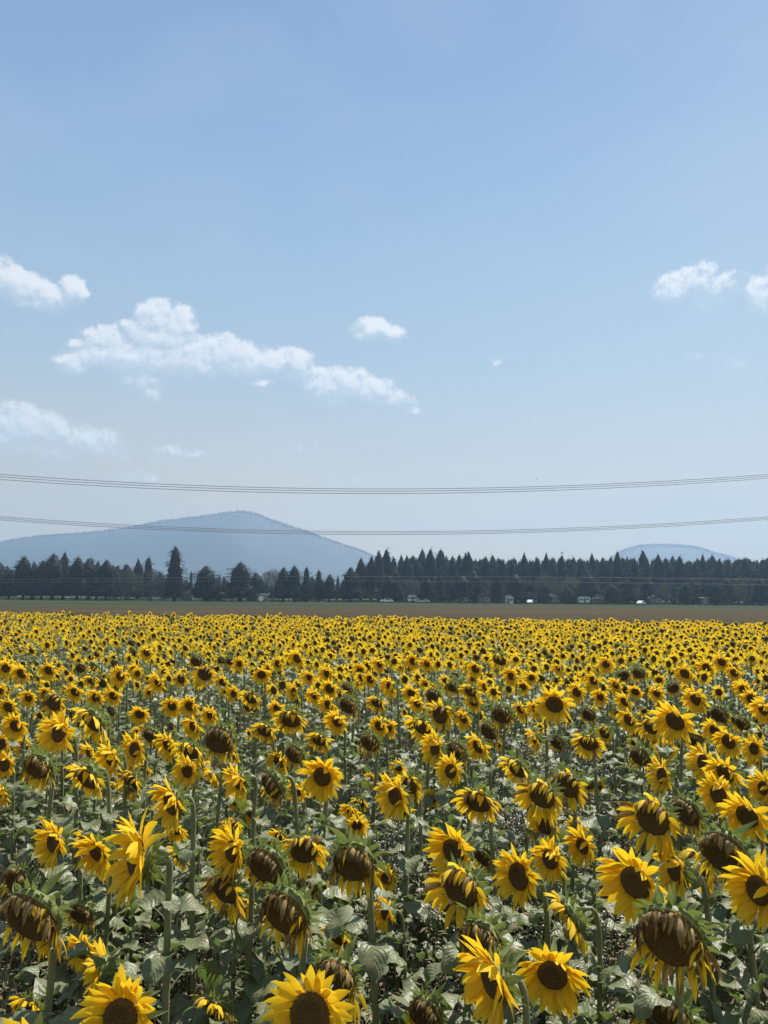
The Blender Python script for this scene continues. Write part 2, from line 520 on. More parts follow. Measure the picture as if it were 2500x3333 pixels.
hill('broad_hill', [(-900, 1925), (-500, 1850), (-200, 1800), (0, 1768), (80, 1755), (150, 1745), (300, 1735), (430, 1718), (520, 1700), (600, 1690), (690, 1678), (740, 1670), (785, 1666), (830, 1672), (870, 1688), (940, 1712), (1010, 1735), (1100, 1768), (1190, 1798), (1260, 1830), (1400, 1880), (1600, 1935)], 3000, 620, M['hill'], 3)
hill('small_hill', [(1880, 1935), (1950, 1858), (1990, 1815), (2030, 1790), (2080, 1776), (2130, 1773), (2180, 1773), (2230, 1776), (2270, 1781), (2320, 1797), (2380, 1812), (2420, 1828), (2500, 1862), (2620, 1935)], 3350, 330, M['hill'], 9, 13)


# ------------------------------------------------------------------ trees (unit height; copied and scaled)
def clump(b, p, size, rg, flat=.5, mat=0, n=2):
    for _ in range(n):
        d1 = Vector((rg.uniform(-1, 1), rg.uniform(-1, 1), rg.uniform(-1, 1) * flat)).normalized() * size
        d2 = Vector((rg.uniform(-1, 1), rg.uniform(-1, 1), rg.uniform(-1, 1) * flat)).normalized() * size * .7
        q = [b.vert(p - d1 * .6), b.vert(p + d2 * .5), b.vert(p + d1), b.vert(p - d2 * .5)]
        b.face(q, mat)


def conifer_crown(seed, prof, levels=26, droop=.25, per=10, base=.10, ragged=.3, core=.55):
    rg = random.Random(seed); b = MB()
    lean = (rg.uniform(-.01, .01), rg.uniform(-.01, .01))
    for l in range(levels):
        h = base + (1 - base) * (l / levels) ** .92
        r0 = prof((h - base) / (1 - base))
        nb = max(4, int(per * (.35 + .65 * min(1, r0 / .16))))
        for k in range(nb):
            a = rg.random() * 6.283
            r = r0 * rg.uniform(1 - ragged, 1 + ragged * .45) * (1 + .55 * nz(math.cos(a) * 1.3 + seed, math.sin(a) * 1.3, h * 7))
            d = Vector((math.cos(a), math.sin(a), 0))
            hh = h + rg.uniform(-.015, .015)
            n = max(2, int(r / .022))
            for i in range(n):
                t = (i + .6) / n
                if t < .35 and n > 3: continue
                p = d * (r * t) + Vector((lean[0] * h, lean[1] * h, hh - droop * r * t * t + .08 * r * t))
                s = min(.017 + .010 * (1 - t), .006 + r * .2)
                clump(b, p, s * rg.uniform(.8, 1.4), rg, .45 if h < .88 else 1.6, n=2)
    for k in range(5): clump(b, Vector((0, 0, .962 + k * .008)), .0045, rg, 5, n=1)
    n = 9; prev = None
    for i in range(12):
        h = base + (.95 - base) * i / 11
        rr = prof((h - base) / (1 - base)) * core
        ring = [b.vert((rr * rg.uniform(.75, 1.15) * math.cos(6.283 * k / n), rr * rg.uniform(.75, 1.15) * math.sin(6.283 * k / n), h)) for k in range(n)]
        if prev:
            for k in range(n): b.face((prev[k], prev[(k + 1) % n], ring[(k + 1) % n], ring[k]))
        prev = ring
    return b


def leafy_crown(seed, lobes=9, per=330, base=.16, wid=.36):
    rg = random.Random(seed); b = MB()
    cs = []
    for i in range(lobes):
        h = rg.uniform(base + .14, .82); a = rg.random() * 6.28
        rr = wid * (1 - abs(h - .5) * 1.1) * rg.uniform(.2, .75)
        cs.append((Vector((rr * math.cos(a), rr * math.sin(a), h)), rg.uniform(.10, .19)))
    cs.append((Vector((0, 0, .84)), .15)); cs.append((Vector((0, 0, .5)), .24))
    for c, r in cs:
        for _ in range(int(per * (r / .16) ** 2)):
            d = Vector((rg.gauss(0, 1), rg.gauss(0, 1), rg.gauss(0, 1))).normalized()
            p = c + d * r * rg.uniform(.62, 1.08)
            if p.z < base: continue
            clump(b, p, rg.uniform(.012, .024), rg, 1, n=1)
    return b


def trunk_mb(seed, r=.016, top=.85, limbs=0):
    rg = random.Random(seed); b = MB()
    b.tube([(rg.uniform(-.006, .006) * (i > 0), rg.uniform(-.006, .006) * (i > 0), top * i / 6 - (.01 if i == 0 else 0)) for i in range(7)], [r * (1.35 if i == 0 else 1 - .85 * i / 6) for i in range(7)], 7)
    for k in range(limbs):
        a = rg.random() * 6.28; h = rg.uniform(.22, .6); l = rg.uniform(.14, .28)
        b.tube([(0, 0, h), (l * .5 * math.cos(a), l * .5 * math.sin(a), h + l * .4), (l * math.cos(a), l * math.sin(a), h + l * .8)], [r * .45, r * .3, r * .1], 5)
    return b


PROF = {
    'spruce': lambda t: min(1, (1 - t) / .10) ** .7 * .20 * (1 - t) ** .5 * (.9 + .1 * math.sin(t * 40)),
    'dense': lambda t: .25 * max(0, 1 - t ** 1.7) ** .8 * min(1, .8 + t) * (1 + .12 * math.sin(t * 11)),
    'spire': lambda t: min(1, (1 - t) / .22) ** .8 * .125 * (1 - t) ** .5 + .001,
    'ragged': lambda t: min(1, (1 - t) / .14) ** .7 * (.19 * (1 - t) ** .55) * (.85 + .22 * math.sin(t * 19)),
}
TREES = {}
for kind, args in {'spruce': [(11, 30, .42, 13, .07, .28), (12, 28, .35, 12, .07, .32)], 'dense': [(21, 27, .1, 15, .10, .2), (22, 27, .15, 15, .11, .25), (23, 25, .12, 14, .12, .25), (24, 25, .15, 15, .09, .3), (25, 27, .1, 15, .1, .3)],
                   'spire': [(31, 30, .4, 9, .08, .4), (32, 26, .35, 9, .1, .45), (33, 28, .3, 8, .12, .4)], 'ragged': [(41, 22, .2, 11, .1, .45), (42, 24, .2, 11, .12, .4)]}.items():
    TREES[kind] = []
    for (sd_, lv, dr, per, base, rag) in args:
        cm = conifer_crown(sd_, PROF[kind], lv, dr, per, base, rag)
        TREES[kind].append((cm.mesh('crown', [M['conifer']]), trunk_mb(sd_).mesh('trunk', [M['bark']]), cm))
TREES['broadleaf'] = [(leafy_crown(s).mesh('crown', [M['broadleaf']]), trunk_mb(s, .02, .7, 6).mesh('trunk', [M['bark']]), None) for s in (51, 52)]
TREES['pale'] = []
for s in (61, 62):
    cm = conifer_crown(s, PROF['ragged'], 20, .2, 10, .12, .4, .4)
    TREES['pale'].append((cm.mesh('crown', [M['conifer_light']]), trunk_mb(s).mesh('trunk', [M['bark']]), cm))
NAME = {'spruce': 'spruce_tree', 'dense': 'conifer_tree', 'spire': 'conifer_tree', 'ragged': 'pine_tree', 'broadleaf': 'broadleaf_tree', 'pale': 'pine_tree'}


def tree(kind, var, px, top, d, label, group=None, basepx=None, wid=1.0):
    """tree standing d metres ahead under photo column px, its tip at photo row top"""
    tp = at_y(px, top, d)
    h = tp.z
    o = empty(NAME[kind], (tp.x, d, 0), rnd.random() * 6.28, 1)
    tag(o, label, 'tree', group)
    cr, tr, _ = TREES[kind][var % len(TREES[kind])]
    sx = h * wid * {'dense': 2.35, 'broadleaf': 1.35, 'pale': 1.8, 'ragged': 1.7, 'spruce': 2.0, 'spire': 1.55}[kind]
    for nm, me in (('crown', cr), ('trunk', tr)):
        c = link(nm, me, o)
        c.scale = (sx, sx, h)
    return o


def X6(c): return c / 1.327
def Y6(c): return 1500 + c / 1.327


LT = [  # kind, variant, x, top (in the 1.327x crop), distance, width factor, label
    ('dense', 0, 0, 430, 228, .8, 'dark conifer cut by the left edge of the photo'),
    ('ragged', 0, 45, 460, 236, 1.1, 'low dark pine second from the left edge, its top level with its neighbours'),
    ('dense', 1, 108, 405, 232, .8, 'tall dark conifer with a pointed top, first high one from the left edge'),
    ('spire', 0, 150, 426, 240, 1.5, 'slim dark conifer just right of the first high one from the left'),
    ('dense', 2, 188, 425, 234, .8, 'conifer shoulder left of the broad dark conifer with the rounded top'),
    ('dense', 0, 235, 394, 230, .95, 'broad dark conifer with rounded top in the left clump'),
    ('ragged', 1, 282, 384, 238, .95, 'highest thin-topped pine of the left clump'),
    ('dense', 1, 340, 408, 230, .8, 'dark conifer right of the highest pine in the left clump'),
    ('dense', 2, 388, 412, 234, .9, 'wide flat-topped dark conifer in the middle of the left wood'),
    ('ragged', 0, 425, 422, 242, .9, 'ragged pine between the flat-topped conifer and the narrow pointed one'),
    ('dense', 0, 463, 420, 231, .8, 'dark pointed conifer near the right end of the left clump'),
    ('dense', 1, 500, 468, 236, .7, 'short dark conifer closing the left clump on its right'),
    ('dense', 2, 550, 440, 244, .85, 'dark conifer behind the pale leafy tree, left of the twin tops'),
    ('spire', 1, 600, 414, 250, 1.7, 'left one of the twin pointed tops above the pale leafy tree'),
    ('spruce', 1, 643, 408, 252, .8, 'right one of the twin pointed tops above the pale leafy tree'),
    ('broadleaf', 0, 655, 466, 228, 1.25, 'pale green rounded leafy tree left of the tall lone spruce'),
    ('broadleaf', 1, 560, 470, 231, 1.0, 'smaller pale leafy tree left of the rounded leafy one'),
    ('spruce', 0, 760, 361, 226, .88, 'tallest lone spruce with drooping jagged branches before the broad hill'),
    ('pale', 0, 827, 470, 262, .8, 'faint grey-green conifer just right of the tall lone spruce'),
    ('dense', 0, 893, 448, 232, 1.25, 'wide rounded dark conifer with two small knobs on top'),
    ('pale', 1, 948, 484, 258, .9, 'pale small conifer between the two wide rounded dark ones'),
    ('pale', 0, 972, 494, 262, .8, 'lowest pale conifer at the foot of the second wide rounded dark one'),
    ('dense', 1, 1040, 431, 233, 1.1, 'wide rounded dark conifer with lumpy shoulders, second of the wide ones'),
    ('dense', 2, 1107, 476, 236, 1.0, 'low dark bushy conifer right of the lumpy-shouldered one'),
    ('broadleaf', 0, 1150, 474, 252, .8, 'thin leafy tree with gaps, right of the low bushy conifer'),
    ('broadleaf', 1, 1180, 462, 256, .75, 'thin leafy tree with round airy top before the hill'),
    ('dense', 0, 1226, 454, 238, .8, 'dark conifer with a knobby top right of the airy leafy trees'),
    ('dense', 1, 1272, 446, 234, .75, 'tall narrow dark conifer, fourth before the wood begins'),
    ('spruce', 0, 1325, 452, 236, .75, 'layered dark spruce, third before the wood begins'),
    ('spruce', 1, 1378, 465, 238, .8, 'small layered spruce, second before the wood begins'),
    ('dense', 2, 1425, 485, 236, .8, 'low dark conifer, last one before the wood begins'),
    ('pale', 1, 1460, 489, 260, .8, 'small pale conifer at the left foot of the wood'),
    ('dense', 0, 1515, 454, 240, .9, 'first dark conifer of the wood, left end'),
    ('ragged', 1, 1560, 410, 252, 1.1, 'rising ragged pine on the left slope of the wood'),
    ('ragged', 0, 1605, 402, 254, 1.1, 'ragged pine with dense head, second on the left slope of the wood'),
    ('spire', 2, 1637, 378, 258, 1.5, 'tall thin-topped conifer where the wood reaches its full height'),
]
for (k, v, x, t, dd, wd, lb) in LT:
    tree(k, v, X6(x), Y6(t) + 1, dd, lb, 'trees along the far side of the field', wid=wd)
# right-hand wood: the tips standing against the sky
TIPS = [(10, 370), (42, 405), (75, 398), (100, 400), (125, 400), (165, 371), (200, 369), (245, 374), (268, 402), (295, 400), (325, 398), (365, 384), (390, 420), (415, 415), (440, 404), (470, 397), (500, 424), (515, 418), (540, 418), (560, 409), (605, 389), (628, 418), (660, 408), (700, 388), (735, 411), (768, 399), (795, 415), (820, 405), (855, 425), (898, 391), (925, 420), (945, 408), (980, 404), (1007, 379), (1030, 410), (1050, 405), (1080, 408), (1118, 376), (1160, 424), (1184, 393), (1215, 412), (1245, 402), (1275, 400), (1310, 424), (1342, 425), (1375, 394), (1418, 400), (1450, 414), (1490, 420), (1525, 428), (1560, 411), (1580, 428), (1605, 430), (1632, 428), (1655, 408)]
ORD = ['', 'second ', 'third ', 'fourth ', 'fifth ', 'sixth ', 'seventh ', 'eighth ', 'ninth ', 'tenth ', 'eleventh ', 'twelfth ']
SPECIAL = {1007: 'dark conifer standing up just where the small hill begins', 1118: 'tallest thin layered conifer standing clear before the small hill',
           365: 'double-headed tall pine above the left half of the wood', 768: 'conifer with a small round tuft on its tip, above the wood'}
marks = [(165, 'the high thin pair of tips'), (365, 'the double-headed pine in the wood'), (768, 'the tuft-tipped conifer in the wood'), (1007, 'the dark conifer where the small hill begins'), (1118, 'the tallest thin layered conifer'), (1655, 'the right edge of the photo')]
cnt = {}
for i, (x, t) in enumerate(TIPS):
    hi = t < 400
    kind = 'dense' if i % 6 == 4 else 'spire' if (i % 3 != 1) else ('spruce' if hi else 'ragged')
    if x in SPECIAL: lb = SPECIAL[x]
    else:
        mk = min(marks, key=lambda q: abs(q[0] - x))
        side = 'left' if x < mk[0] else 'right'
        cnt.setdefault((mk[1], side), []).append(x)
        lb = None
    o = tree('spire' if x in (1007, 1118) else kind, i, 1250 + X6(x), Y6(t) + 1, 262 + (i * 37 % 11) * 3, lb, 'conifer tips above the right-hand wood', wid={'spire': 1.35, 'spruce': .7, 'ragged': .95, 'dense': .6}['spire' if x in (1007, 1118) else kind] * (1.15 if x == 1118 else rnd.uniform(.8, 1.3)))
    o['px'] = x
    if x == 365:                                          # its second head
        c2 = [c for c in o.children if c.name.startswith('crown')][0]
        c3 = link('crown', c2.data, o, (1.3, .2, 0)); c3.scale = (c2.scale[0] * .8, c2.scale[1] * .8, c2.scale[2] * .975)
    if x == 768:                                          # the small round tuft on its tip
        bt = MB(); rt = random.Random(4); ht = [c for c in o.children][0].scale[2]
        for _ in range(90): clump(bt, Vector((rt.gauss(0, .22), rt.gauss(0, .22), ht + .25 + rt.gauss(0, .22))), .16, rt, 1, n=1)
        bt.build('tuft', M['conifer'], o)
for o in [o for o in COL.objects if 'px' in o.keys()]:
    x = o['px']
    del o['px']
    if o.get('label'): continue
    mk = min(marks, key=lambda q: abs(q[0] - x)); side = 'left' if x < mk[0] else 'right'
    lst = sorted(cnt[(mk[1], side)], key=lambda q: abs(q - mk[0]))
    o['label'] = ('skyline conifer, %sto the %s of %s' % (ORD[lst.index(x)] if lst.index(x) else 'first ', side, mk[1]))
# darker and paler trees standing in front of the wood
FRONT = [('dense', 20, 488, 240, 1.0), ('dense', 52, 510, 238, .8), ('broadleaf', 95, 505, 244, 1.3), ('broadleaf', 135, 512, 246, 1.1), ('dense', 185, 496, 236, 1.0), ('spruce', 240, 478, 240, .9), ('dense', 285, 505, 243, .8), ('dense', 340, 490, 238, 1.2), ('dense', 385, 470, 242, 1.1), ('spruce', 485, 474, 238, .9), ('pale', 445, 500, 250, 1.1), ('pale', 530, 500, 250, 1.2), ('dense', 568, 482, 238, 1.1), ('dense', 625, 500, 243, .9), ('dense', 690, 520, 236, 1.0), ('broadleaf', 690, 488, 252, 1.1), ('broadleaf', 745, 500, 250, 1.2), ('broadleaf', 815, 500, 246, 1.5), ('dense', 790, 540, 238, 1.2),
         ('dense', 880, 478, 242, 1.1), ('pale', 925, 500, 248, 1.3), ('dense', 985, 528, 238, 1.3), ('dense', 1045, 500, 242, 1.1), ('broadleaf', 1098, 560, 238, 1.1), ('dense', 1140, 500, 242, 1.1), ('broadleaf', 1210, 528, 246, 1.0), ('pale', 1250, 520, 250, 1.3), ('dense', 1300, 520, 238, 1.0), ('dense', 1330, 500, 242, 1.0), ('spire', 1385, 488, 240, 1.6), ('dense', 1430, 520, 240, 1.2), ('dense', 1480, 500, 243, 1.0), ('broadleaf', 1550, 492, 250, 1.1), ('pale', 1580, 510, 247, 1.2), ('dense', 1625, 500, 240, 1.1), ('dense', 1660, 515, 240, 1.1)]
DESC = {'dense': 'dark bushy conifer', 'spruce': 'dark pointed spruce', 'broadleaf': 'pale leafy tree', 'pale': 'pale grey-green pine', 'spire': 'dark narrow conifer'}
cc = {}
for i, (k, x, t, dd, wd) in enumerate(FRONT):
    cc[k] = cc.get(k, 0) + 1
    lb = '%s in front of the right-hand wood, %sof its kind from the left' % (DESC[k], ['first ', 'second ', 'third ', 'fourth ', 'fifth ', 'sixth ', 'seventh ', 'eighth ', 'ninth ', 'tenth ', 'eleventh ', 'twelfth ', 'thirteenth ', 'fourteenth ', 'fifteenth ', 'sixteenth ', 'seventeenth ', 'eighteenth ', 'nineteenth ', 'twentieth '][cc[k] - 1])
    if k == 'spire': lb = 'dark narrow conifer standing alone in front of the right-hand wood'
    tree(k, i, 1250 + X6(x), Y6(t) + 1, dd, lb, 'trees in front of the right-hand wood', wid=wd)
# the packed wood behind them, one mass
arr = [TREES[k][v][2].arrays() for k, v in (('spire', 1), ('ragged', 0), ('dense', 2), ('spire', 2))]
pl = []
for i in range(720):
    px = rnd.uniform(1180, 2720) if i < 560 else rnd.uniform(-200, 1180)
    d = rnd.uniform(268, 330) if px > 1180 else rnd.uniform(262, 285)
    topc = float(np.interp(px, [-200, 380, 400, 520, 540, 840, 860, 1130, 1170, 1260, 1300, 2720], [452, 452, 478, 478, 505, 505, 500, 500, 450, 432, 422, 424])) + rnd.uniform(-10, 34)
    p = at_y(px, Y6(topc), d)
    k = rnd.randrange(4); kx = rnd.uniform(1.3, 2.1)
    pl.append((k, Matrix.Translation((p.x, d, 0)) @ Matrix.Rotation(rnd.random() * 6, 4, 'Z') @ Matrix.Diagonal((p.z * kx, p.z * kx, p.z, 1))))
tag(scatter('far_wood', arr, pl, [M['conifer']], smooth=False), 'dense dark conifer wood massed behind the separate trees', 'wood', kind='stuff')
b = MB()                                                 # low brush along the trees' feet
rg = random.Random(5)
for i in range(5200):
    x = rg.uniform(-150, 165)
    y = 243 + rg.uniform(-7, 12)
    hgt = (0.3 + 1.1 * max(0, nz(x * .11, y * .3) + .35)) * rg.uniform(.4, 1.1)
    clump(b, Vector((x, y, hgt * rg.uniform(.2, 1))), .45 * rg.uniform(.5, 1.2), rg, 1, n=2)
tag(b.build('brush', M['conifer_light']), 'low scrub along the foot of the far trees', 'brush', kind='stuff')


# ------------------------------------------------------------------ small buildings and parked vehicles among the trees
def place_root(name, px, py, d, label, cat, group=None, rz=0.0):
    d -= 3.5
    p = at_y(px, py, d)
    o = tag(empty(name, (p.x, d, .0), rz, 1), label, cat, group)
    o.scale = (.85, .85, .85)
    return o


def shed(px, d, w_, dp, h, label, wall='grey_wall', roof='metal_roof', rz=0.0, name='shed', cat='shed', pitch=.22, over=.3):
    o = place_root(name, px, 1955, d, label, cat, 'small buildings among the far trees', rz)
    b = MB(); b.box((0, 0, h / 2), (w_, dp, h)); wl = b.build('wall', M[wall], o, False)
    b = MB()
    ht = w_ / 2 + over; ry = dp / 2 + over; rh = ht * pitch * 2
    for s in (-1, 1):
        v = [b.vert((-s * 0, -ry, h + rh)), b.vert((0, ry, h + rh)), b.vert((s * ht, ry, h + .01)), b.vert((s * ht, -ry, h + .01)),
             b.vert((0, -ry, h + rh + .12)), b.vert((0, ry, h + rh + .12)), b.vert((s * ht, ry, h + .13)), b.vert((s * ht, -ry, h + .13))]
        for q in ((0, 1, 2, 3), (4, 7, 6, 5), (3, 2, 6, 7), (0, 3, 7, 4), (1, 5, 6, 2)): b.face([v[k] for k in q])
    for sy in (-1, 1):
        b.face([b.vert((-w_ / 2, sy * dp / 2, h + .02)), b.vert((w_ / 2, sy * dp / 2, h + .02)), b.vert((0, sy * dp / 2, h + rh * .95))])
    b.build('roof', M[roof], o, False)
    b = MB(); b.box((-w_ * .2, -dp / 2 - .04, 1.0), (.95, .08, 2.0)); b.build('door', M['tan_wall'], o, False)
    f = MB(); f.box((w_ * .22, -dp / 2 - .05, 1.45), (1.1, .10, .9)); fr = f.build('window', M['white_paint'], o, False)
    g_ = MB(); g_.box((w_ * .22, -dp / 2 - .115, 1.45), (.92, .02, .72)); g_.build('pane', M['dark_glass'], fr, False)
    return o


def camper(px, d, label, rz=0.0, L=5.2):
    o = place_root('camper', px, 1955, d, label, 'camper', 'parked vehicles among the far trees', rz)
    b = MB(); prof = [(-L / 2, .55), (-L / 2 - .15, 1.2), (-L / 2 + .25, 2.55), (-L / 2 + .6, 2.7), (L / 2 - .5, 2.7), (L / 2 - .1, 2.5), (L / 2 + .1, 1.6), (L / 2 - .3, .55)]
    a = [[b.vert((x, y, z)) for x, z in prof] for y in (-1.1, 1.1)]
    n = len(prof)
    b.face(a[0]); b.face(a[1][::-1])
    for k in range(n): b.face((a[0][k], a[1][k], a[1][(k + 1) % n], a[0][(k + 1) % n]))
    b.build('body', M['white_paint'], o, False)
    for x in (-L * .28, L * .25):
        c = MB(); c.box((x, -1.13, 1.75), (.95, .06, .55)); c.build('window', M['dark_glass'], o, False)
    c = MB(); c.box((0, -1.13, 1.45), (.62, .05, 1.7)); c.build('door', M['grey_wall'], o, False)
    for x in (-.45, .45):
        c = MB(); c.tube([(x, -1.15, .33), (x, -.9, .33)], [.33, .33], 14); c.build('wheel', M['rubber'], o)
    return o


def car(px, d, label, rz=0.0, mat='white_paint'):
    o = place_root('parked_car', px, 1955, d, label, 'car', 'parked vehicles among the far trees', rz)
    def ext(prof, hw, mt, nm, par):
        b = MB(); a = [[b.vert((x, y, z)) for x, z in prof] for y in (-hw, hw)]; n = len(prof)
        b.face(a[0]); b.face(a[1][::-1])
        for k in range(n): b.face((a[0][k], a[1][k], a[1][(k + 1) % n], a[0][(k + 1) % n]))
        return b.build(nm, M[mt], par, False)
    ext([(-2.2, .35), (-2.25, .75), (-1.9, .95), (-1.15, 1.0), (-.6, 1.48), (1.1, 1.5), (1.9, 1.05), (2.2, .95), (2.25, .4)], .88, mat, 'body', o)
    for s in (-1, 1):
        ext([(-1.0, 1.02), (-.55, 1.42), (1.0, 1.43), (1.6, 1.05)], .015, 'dark_glass', 'window', o).location = (0, s * .90, 0)
    for x in (-1.4, 1.4):
        for s in (-1, 1):
            c = MB(); c.tube([(x, s * .72, .34), (x, s * .93, .34)], [.34, .34], 14); wl = c.build('wheel', M['rubber'], o)
            r_ = MB(); r_.tube([(x, s * .932, .34), (x, s * .95, .34)], [.19, .17], 10); r_.build('rim', M['metal_roof'], wl)
    return o


def B6(x): return X6(x)
def B7(x): return 1250 + X6(x)


shed(B6(955) + 0, 239, 3.4, 3.0, 2.3, 'low shed with a white roof, right of the rounded two-knobbed conifer')
camper(B6(905), 240, 'grey-white trailer under the rounded two-knobbed conifer', .1)
shed(B6(1133), 236, 4.3, 3.6, 2.4, 'tan cabin with a wide white roof before the low bushy conifer', 'tan_wall', pitch=.08)
b = MB()                                                 # the round white thing standing before the cabin
bo = place_root('satellite_dish', B6(1128), 1955, 233, 'round bright white dish standing before the tan cabin', 'dish')
rows = []
for i in range(6):
    r_ = .95 * i / 5 + .001
    rows.append([b.vert((r_ * math.cos(k * math.pi / 9), -.05 - .25 * (r_ / .95) ** 2, 1.25 + r_ * math.sin(k * math.pi / 9))) for k in range(18)])
for i in range(5):
    for k in range(18): b.face((rows[i][k], rows[i][(k + 1) % 18], rows[i + 1][(k + 1) % 18], rows[i + 1][k]))
b.build('dish', M['white_paint'], bo)
b = MB(); b.tube([(0, .08, 0), (0, .08, 1.3)], [.05, .05], 8); b.tube([(0, 0, 1.25), (0, -.8, 1.3)], [.02, .02], 6); b.build('mast', M['metal_roof'], bo)
shed(B6(1085), 246, 3.0, 2.6, 2.3, 'little roofed shed left of the tan cabin', 'grey_wall')
camper(B6(1300), 243, 'white camper roof showing between the trees right of the tan cabin', .2)
shed(B6(815), 246, 3.0, 3.0, 2.9, 'small hut with a glinting roof right of the tall lone spruce', 'grey_wall')
car(B6(985), 238, 'pale car beside the white-roofed shed', .3)
car(B7(12), 238, 'white car at the left foot of the right-hand wood', .15)
camper(B7(122), 241, 'boxy white camper, leftmost one before the right-hand wood', .0, 3.2)
car(B7(170), 238, 'white car just right of the boxy white camper', -.5)
shed(B7(345), 240, 3.2, 3.0, 2.4, 'grey shed below the double-headed pine, left of its twin', 'grey_wall', 'dark_roof')
shed(B7(432), 240, 4.6, 3.0, 2.3, 'wide grey shed below the double-headed pine, right of its twin', 'grey_wall', 'dark_roof')
shed(B7(540), 239, 2.6, 2.6, 2.4, 'small gabled white-fronted shed in the middle of the wood edge', 'white_paint')
shed(B7(605), 246, 3.2, 3.0, 3.2, 'hut with white roof edge above the dark bush, wood edge', 'tan_wall')
car(B7(632), 237, 'small white car glinting below the hut with white roof edge', 1.2)
shed(B7(722), 240, 3.6, 3.2, 2.5, 'pale shed with bright pitched roof right of the small gabled shed', 'grey_wall')
camper(B7(862), 242, 'dull white camper half hidden left of the low barn', .1, 4.2)
shed(B7(925), 243, 5.6, 3.6, 2.0, 'low barn with pale pitched roof under the tall skyline trees', 'tan_wall')
car(B7(1110), 236, 'brightest white car at the wood edge, below the tallest thin conifer', .9)
shed(B7(1168), 241, 4.4, 3.0, 2.3, 'grey shed right of the brightest white car', 'grey_wall', 'dark_roof')
shed(B7(1380), 240, 2.2, 2.0, 2.6, 'narrow kiosk with overhanging white roof near the right edge', 'tan_wall', pitch=.06, over=.5)


# ------------------------------------------------------------------ overhead wires
def wire(name, pts, d0, d1, rad, mat, label, group):
    """smooth sagging wire through photo points at a slowly changing distance, run on beyond both edges"""
    xs = np.array([p[0] for p in pts], float); ys = np.array([p[1] for p in pts], float)
    co = np.polyfit(xs, ys, 2)
    b = MB(); P = []
    for i in range(61):
        x = -1400 + 5300 * i / 60
        P.append(at_y(x, float(np.polyval(co, x)), d0 + (d1 - d0) * (x / 2500)))
    b.tube(P, [rad] * 61, 6, 0)
    return tag(b.build(name, M[mat]), label, 'cable', group)


for k, (off, ww) in enumerate(((0, 'top'), (9, 'middle'), (19, 'bottom'))):
    wire('power_line', [(0, 1541 + off * .85), (400, 1572 + off * .9), (850, 1589 + off * .8), (1250, 1591 + off * .75), (1700, 1583 + off * .75), (2100, 1567 + off * .7), (2500, 1546 + off * .65)], 78 + k * .4, 76 + k * .4, .029, 'wire', ww + ' wire of the upper sagging bundle across the sky', 'wires of the upper bundle')
for k, (off, ww) in enumerate(((0, 'top'), (7, 'middle'), (14, 'bottom'))):
    wire('power_line', [(0, 1680 + off * .8), (450, 1712 + off * .7), (900, 1727 + off * .75), (1250, 1729 + off * .7), (1700, 1722 + off * .8), (2100, 1708 + off * .7), (2500, 1682 + off * .6)], 80 + k * .4, 78 + k * .4, .025, 'wire', ww + ' wire of the lower bundle crossing the broad hill', 'wires of the lower bundle')
wire('power_line', [(0, 1884), (700, 1889), (1400, 1870), (1500, 1874), (2100, 1884), (2500, 1887)], 205, 205, .035, 'wire_light', 'upper one of two thin pale wires across the far trees', 'thin wires across the far trees')
wire('power_line', [(0, 1893), (700, 1899), (1450, 1886), (2000, 1896), (2500, 1906)], 207, 207, .028, 'wire_light', 'lower one of two thin pale wires across the far trees', 'thin wires across the far trees')
p = at_y(1747, 1559, 60)
bo = tag(empty('bird', p, 1.0, .2), 'tiny dark bird flying above the upper wires at right', 'bird')
b = MB(); b.tube([(-.09, 0, 0), (-.05, 0, .005), (.02, 0, .005), (.07, 0, .01), (.10, 0, .012)], [.006, .02, .026, .018, .006], 8); b.build('body', M['bird'], bo)
for s in (-1, 1):
    b = MB(); b.face([b.vert((.045, s * .012, .01)), b.vert((.05, s * .10, .07)), b.vert((-.01, s * .20, .055)), b.vert((-.035, s * .10, .055)), b.vert((-.03, s * .012, .008))]); b.face([b.vert((.044, s * .012, .006)), b.vert((.049, s * .10, .066)), b.vert((-.011, s * .20, .052)), b.vert((-.036, s * .10, .051)), b.vert((-.031, s * .012, .004))][::-1]); b.build('wing', M['bird'], bo)


# ------------------------------------------------------------------ sunflower pieces
G = Vector((0, 0, -1))


def basis(p):                       # face direction tipped p degrees below level, looking along -Y
    n = Vector((0, -math.cos(R(p)), -math.sin(R(p))))
    return n, Vector((1, 0, 0)), Vector((0, -math.sin(R(p)), math.cos(R(p))))


def blade(b, o, d, s, L, W, k, grav, curl, nrm, rg, mat=0, prof=(.5, .88, 1, .86, .5, .04), groove=.22, twist=0.0):
    """a petal or bract: o root, d start direction, s side vector, bends by grav (down) and curl (along nrm)"""
    prev = None; pos = Vector(o); n = len(prof)
    for i in range(n):
        wd = W * prof[i]
        up = s.cross(d).normalized()
        sv = (s * math.cos(twist * i / n) + up * math.sin(twist * i / n))
        row = [b.vert(pos - sv * wd + up * 0, (i / (n - 1), 0)), b.vert(pos - up * wd * groove * (1 if i < n - 1 else 0), (i / (n - 1), .5)), b.vert(pos + sv * wd, (i / (n - 1), 1))]
        if prev:
            b.face((prev[0], prev[1], row[1], row[0]), mat); b.face((prev[1], prev[2], row[2], row[1]), mat)
        prev = row
        pos = pos + d * (L / (n - 1))
        d = (d + G * grav + nrm * curl + Vector((rg.uniform(-1, 1), rg.uniform(-1, 1), rg.uniform(-1, 1))) * .05).normalized()
        s = (s - d * s.dot(d)).normalized()


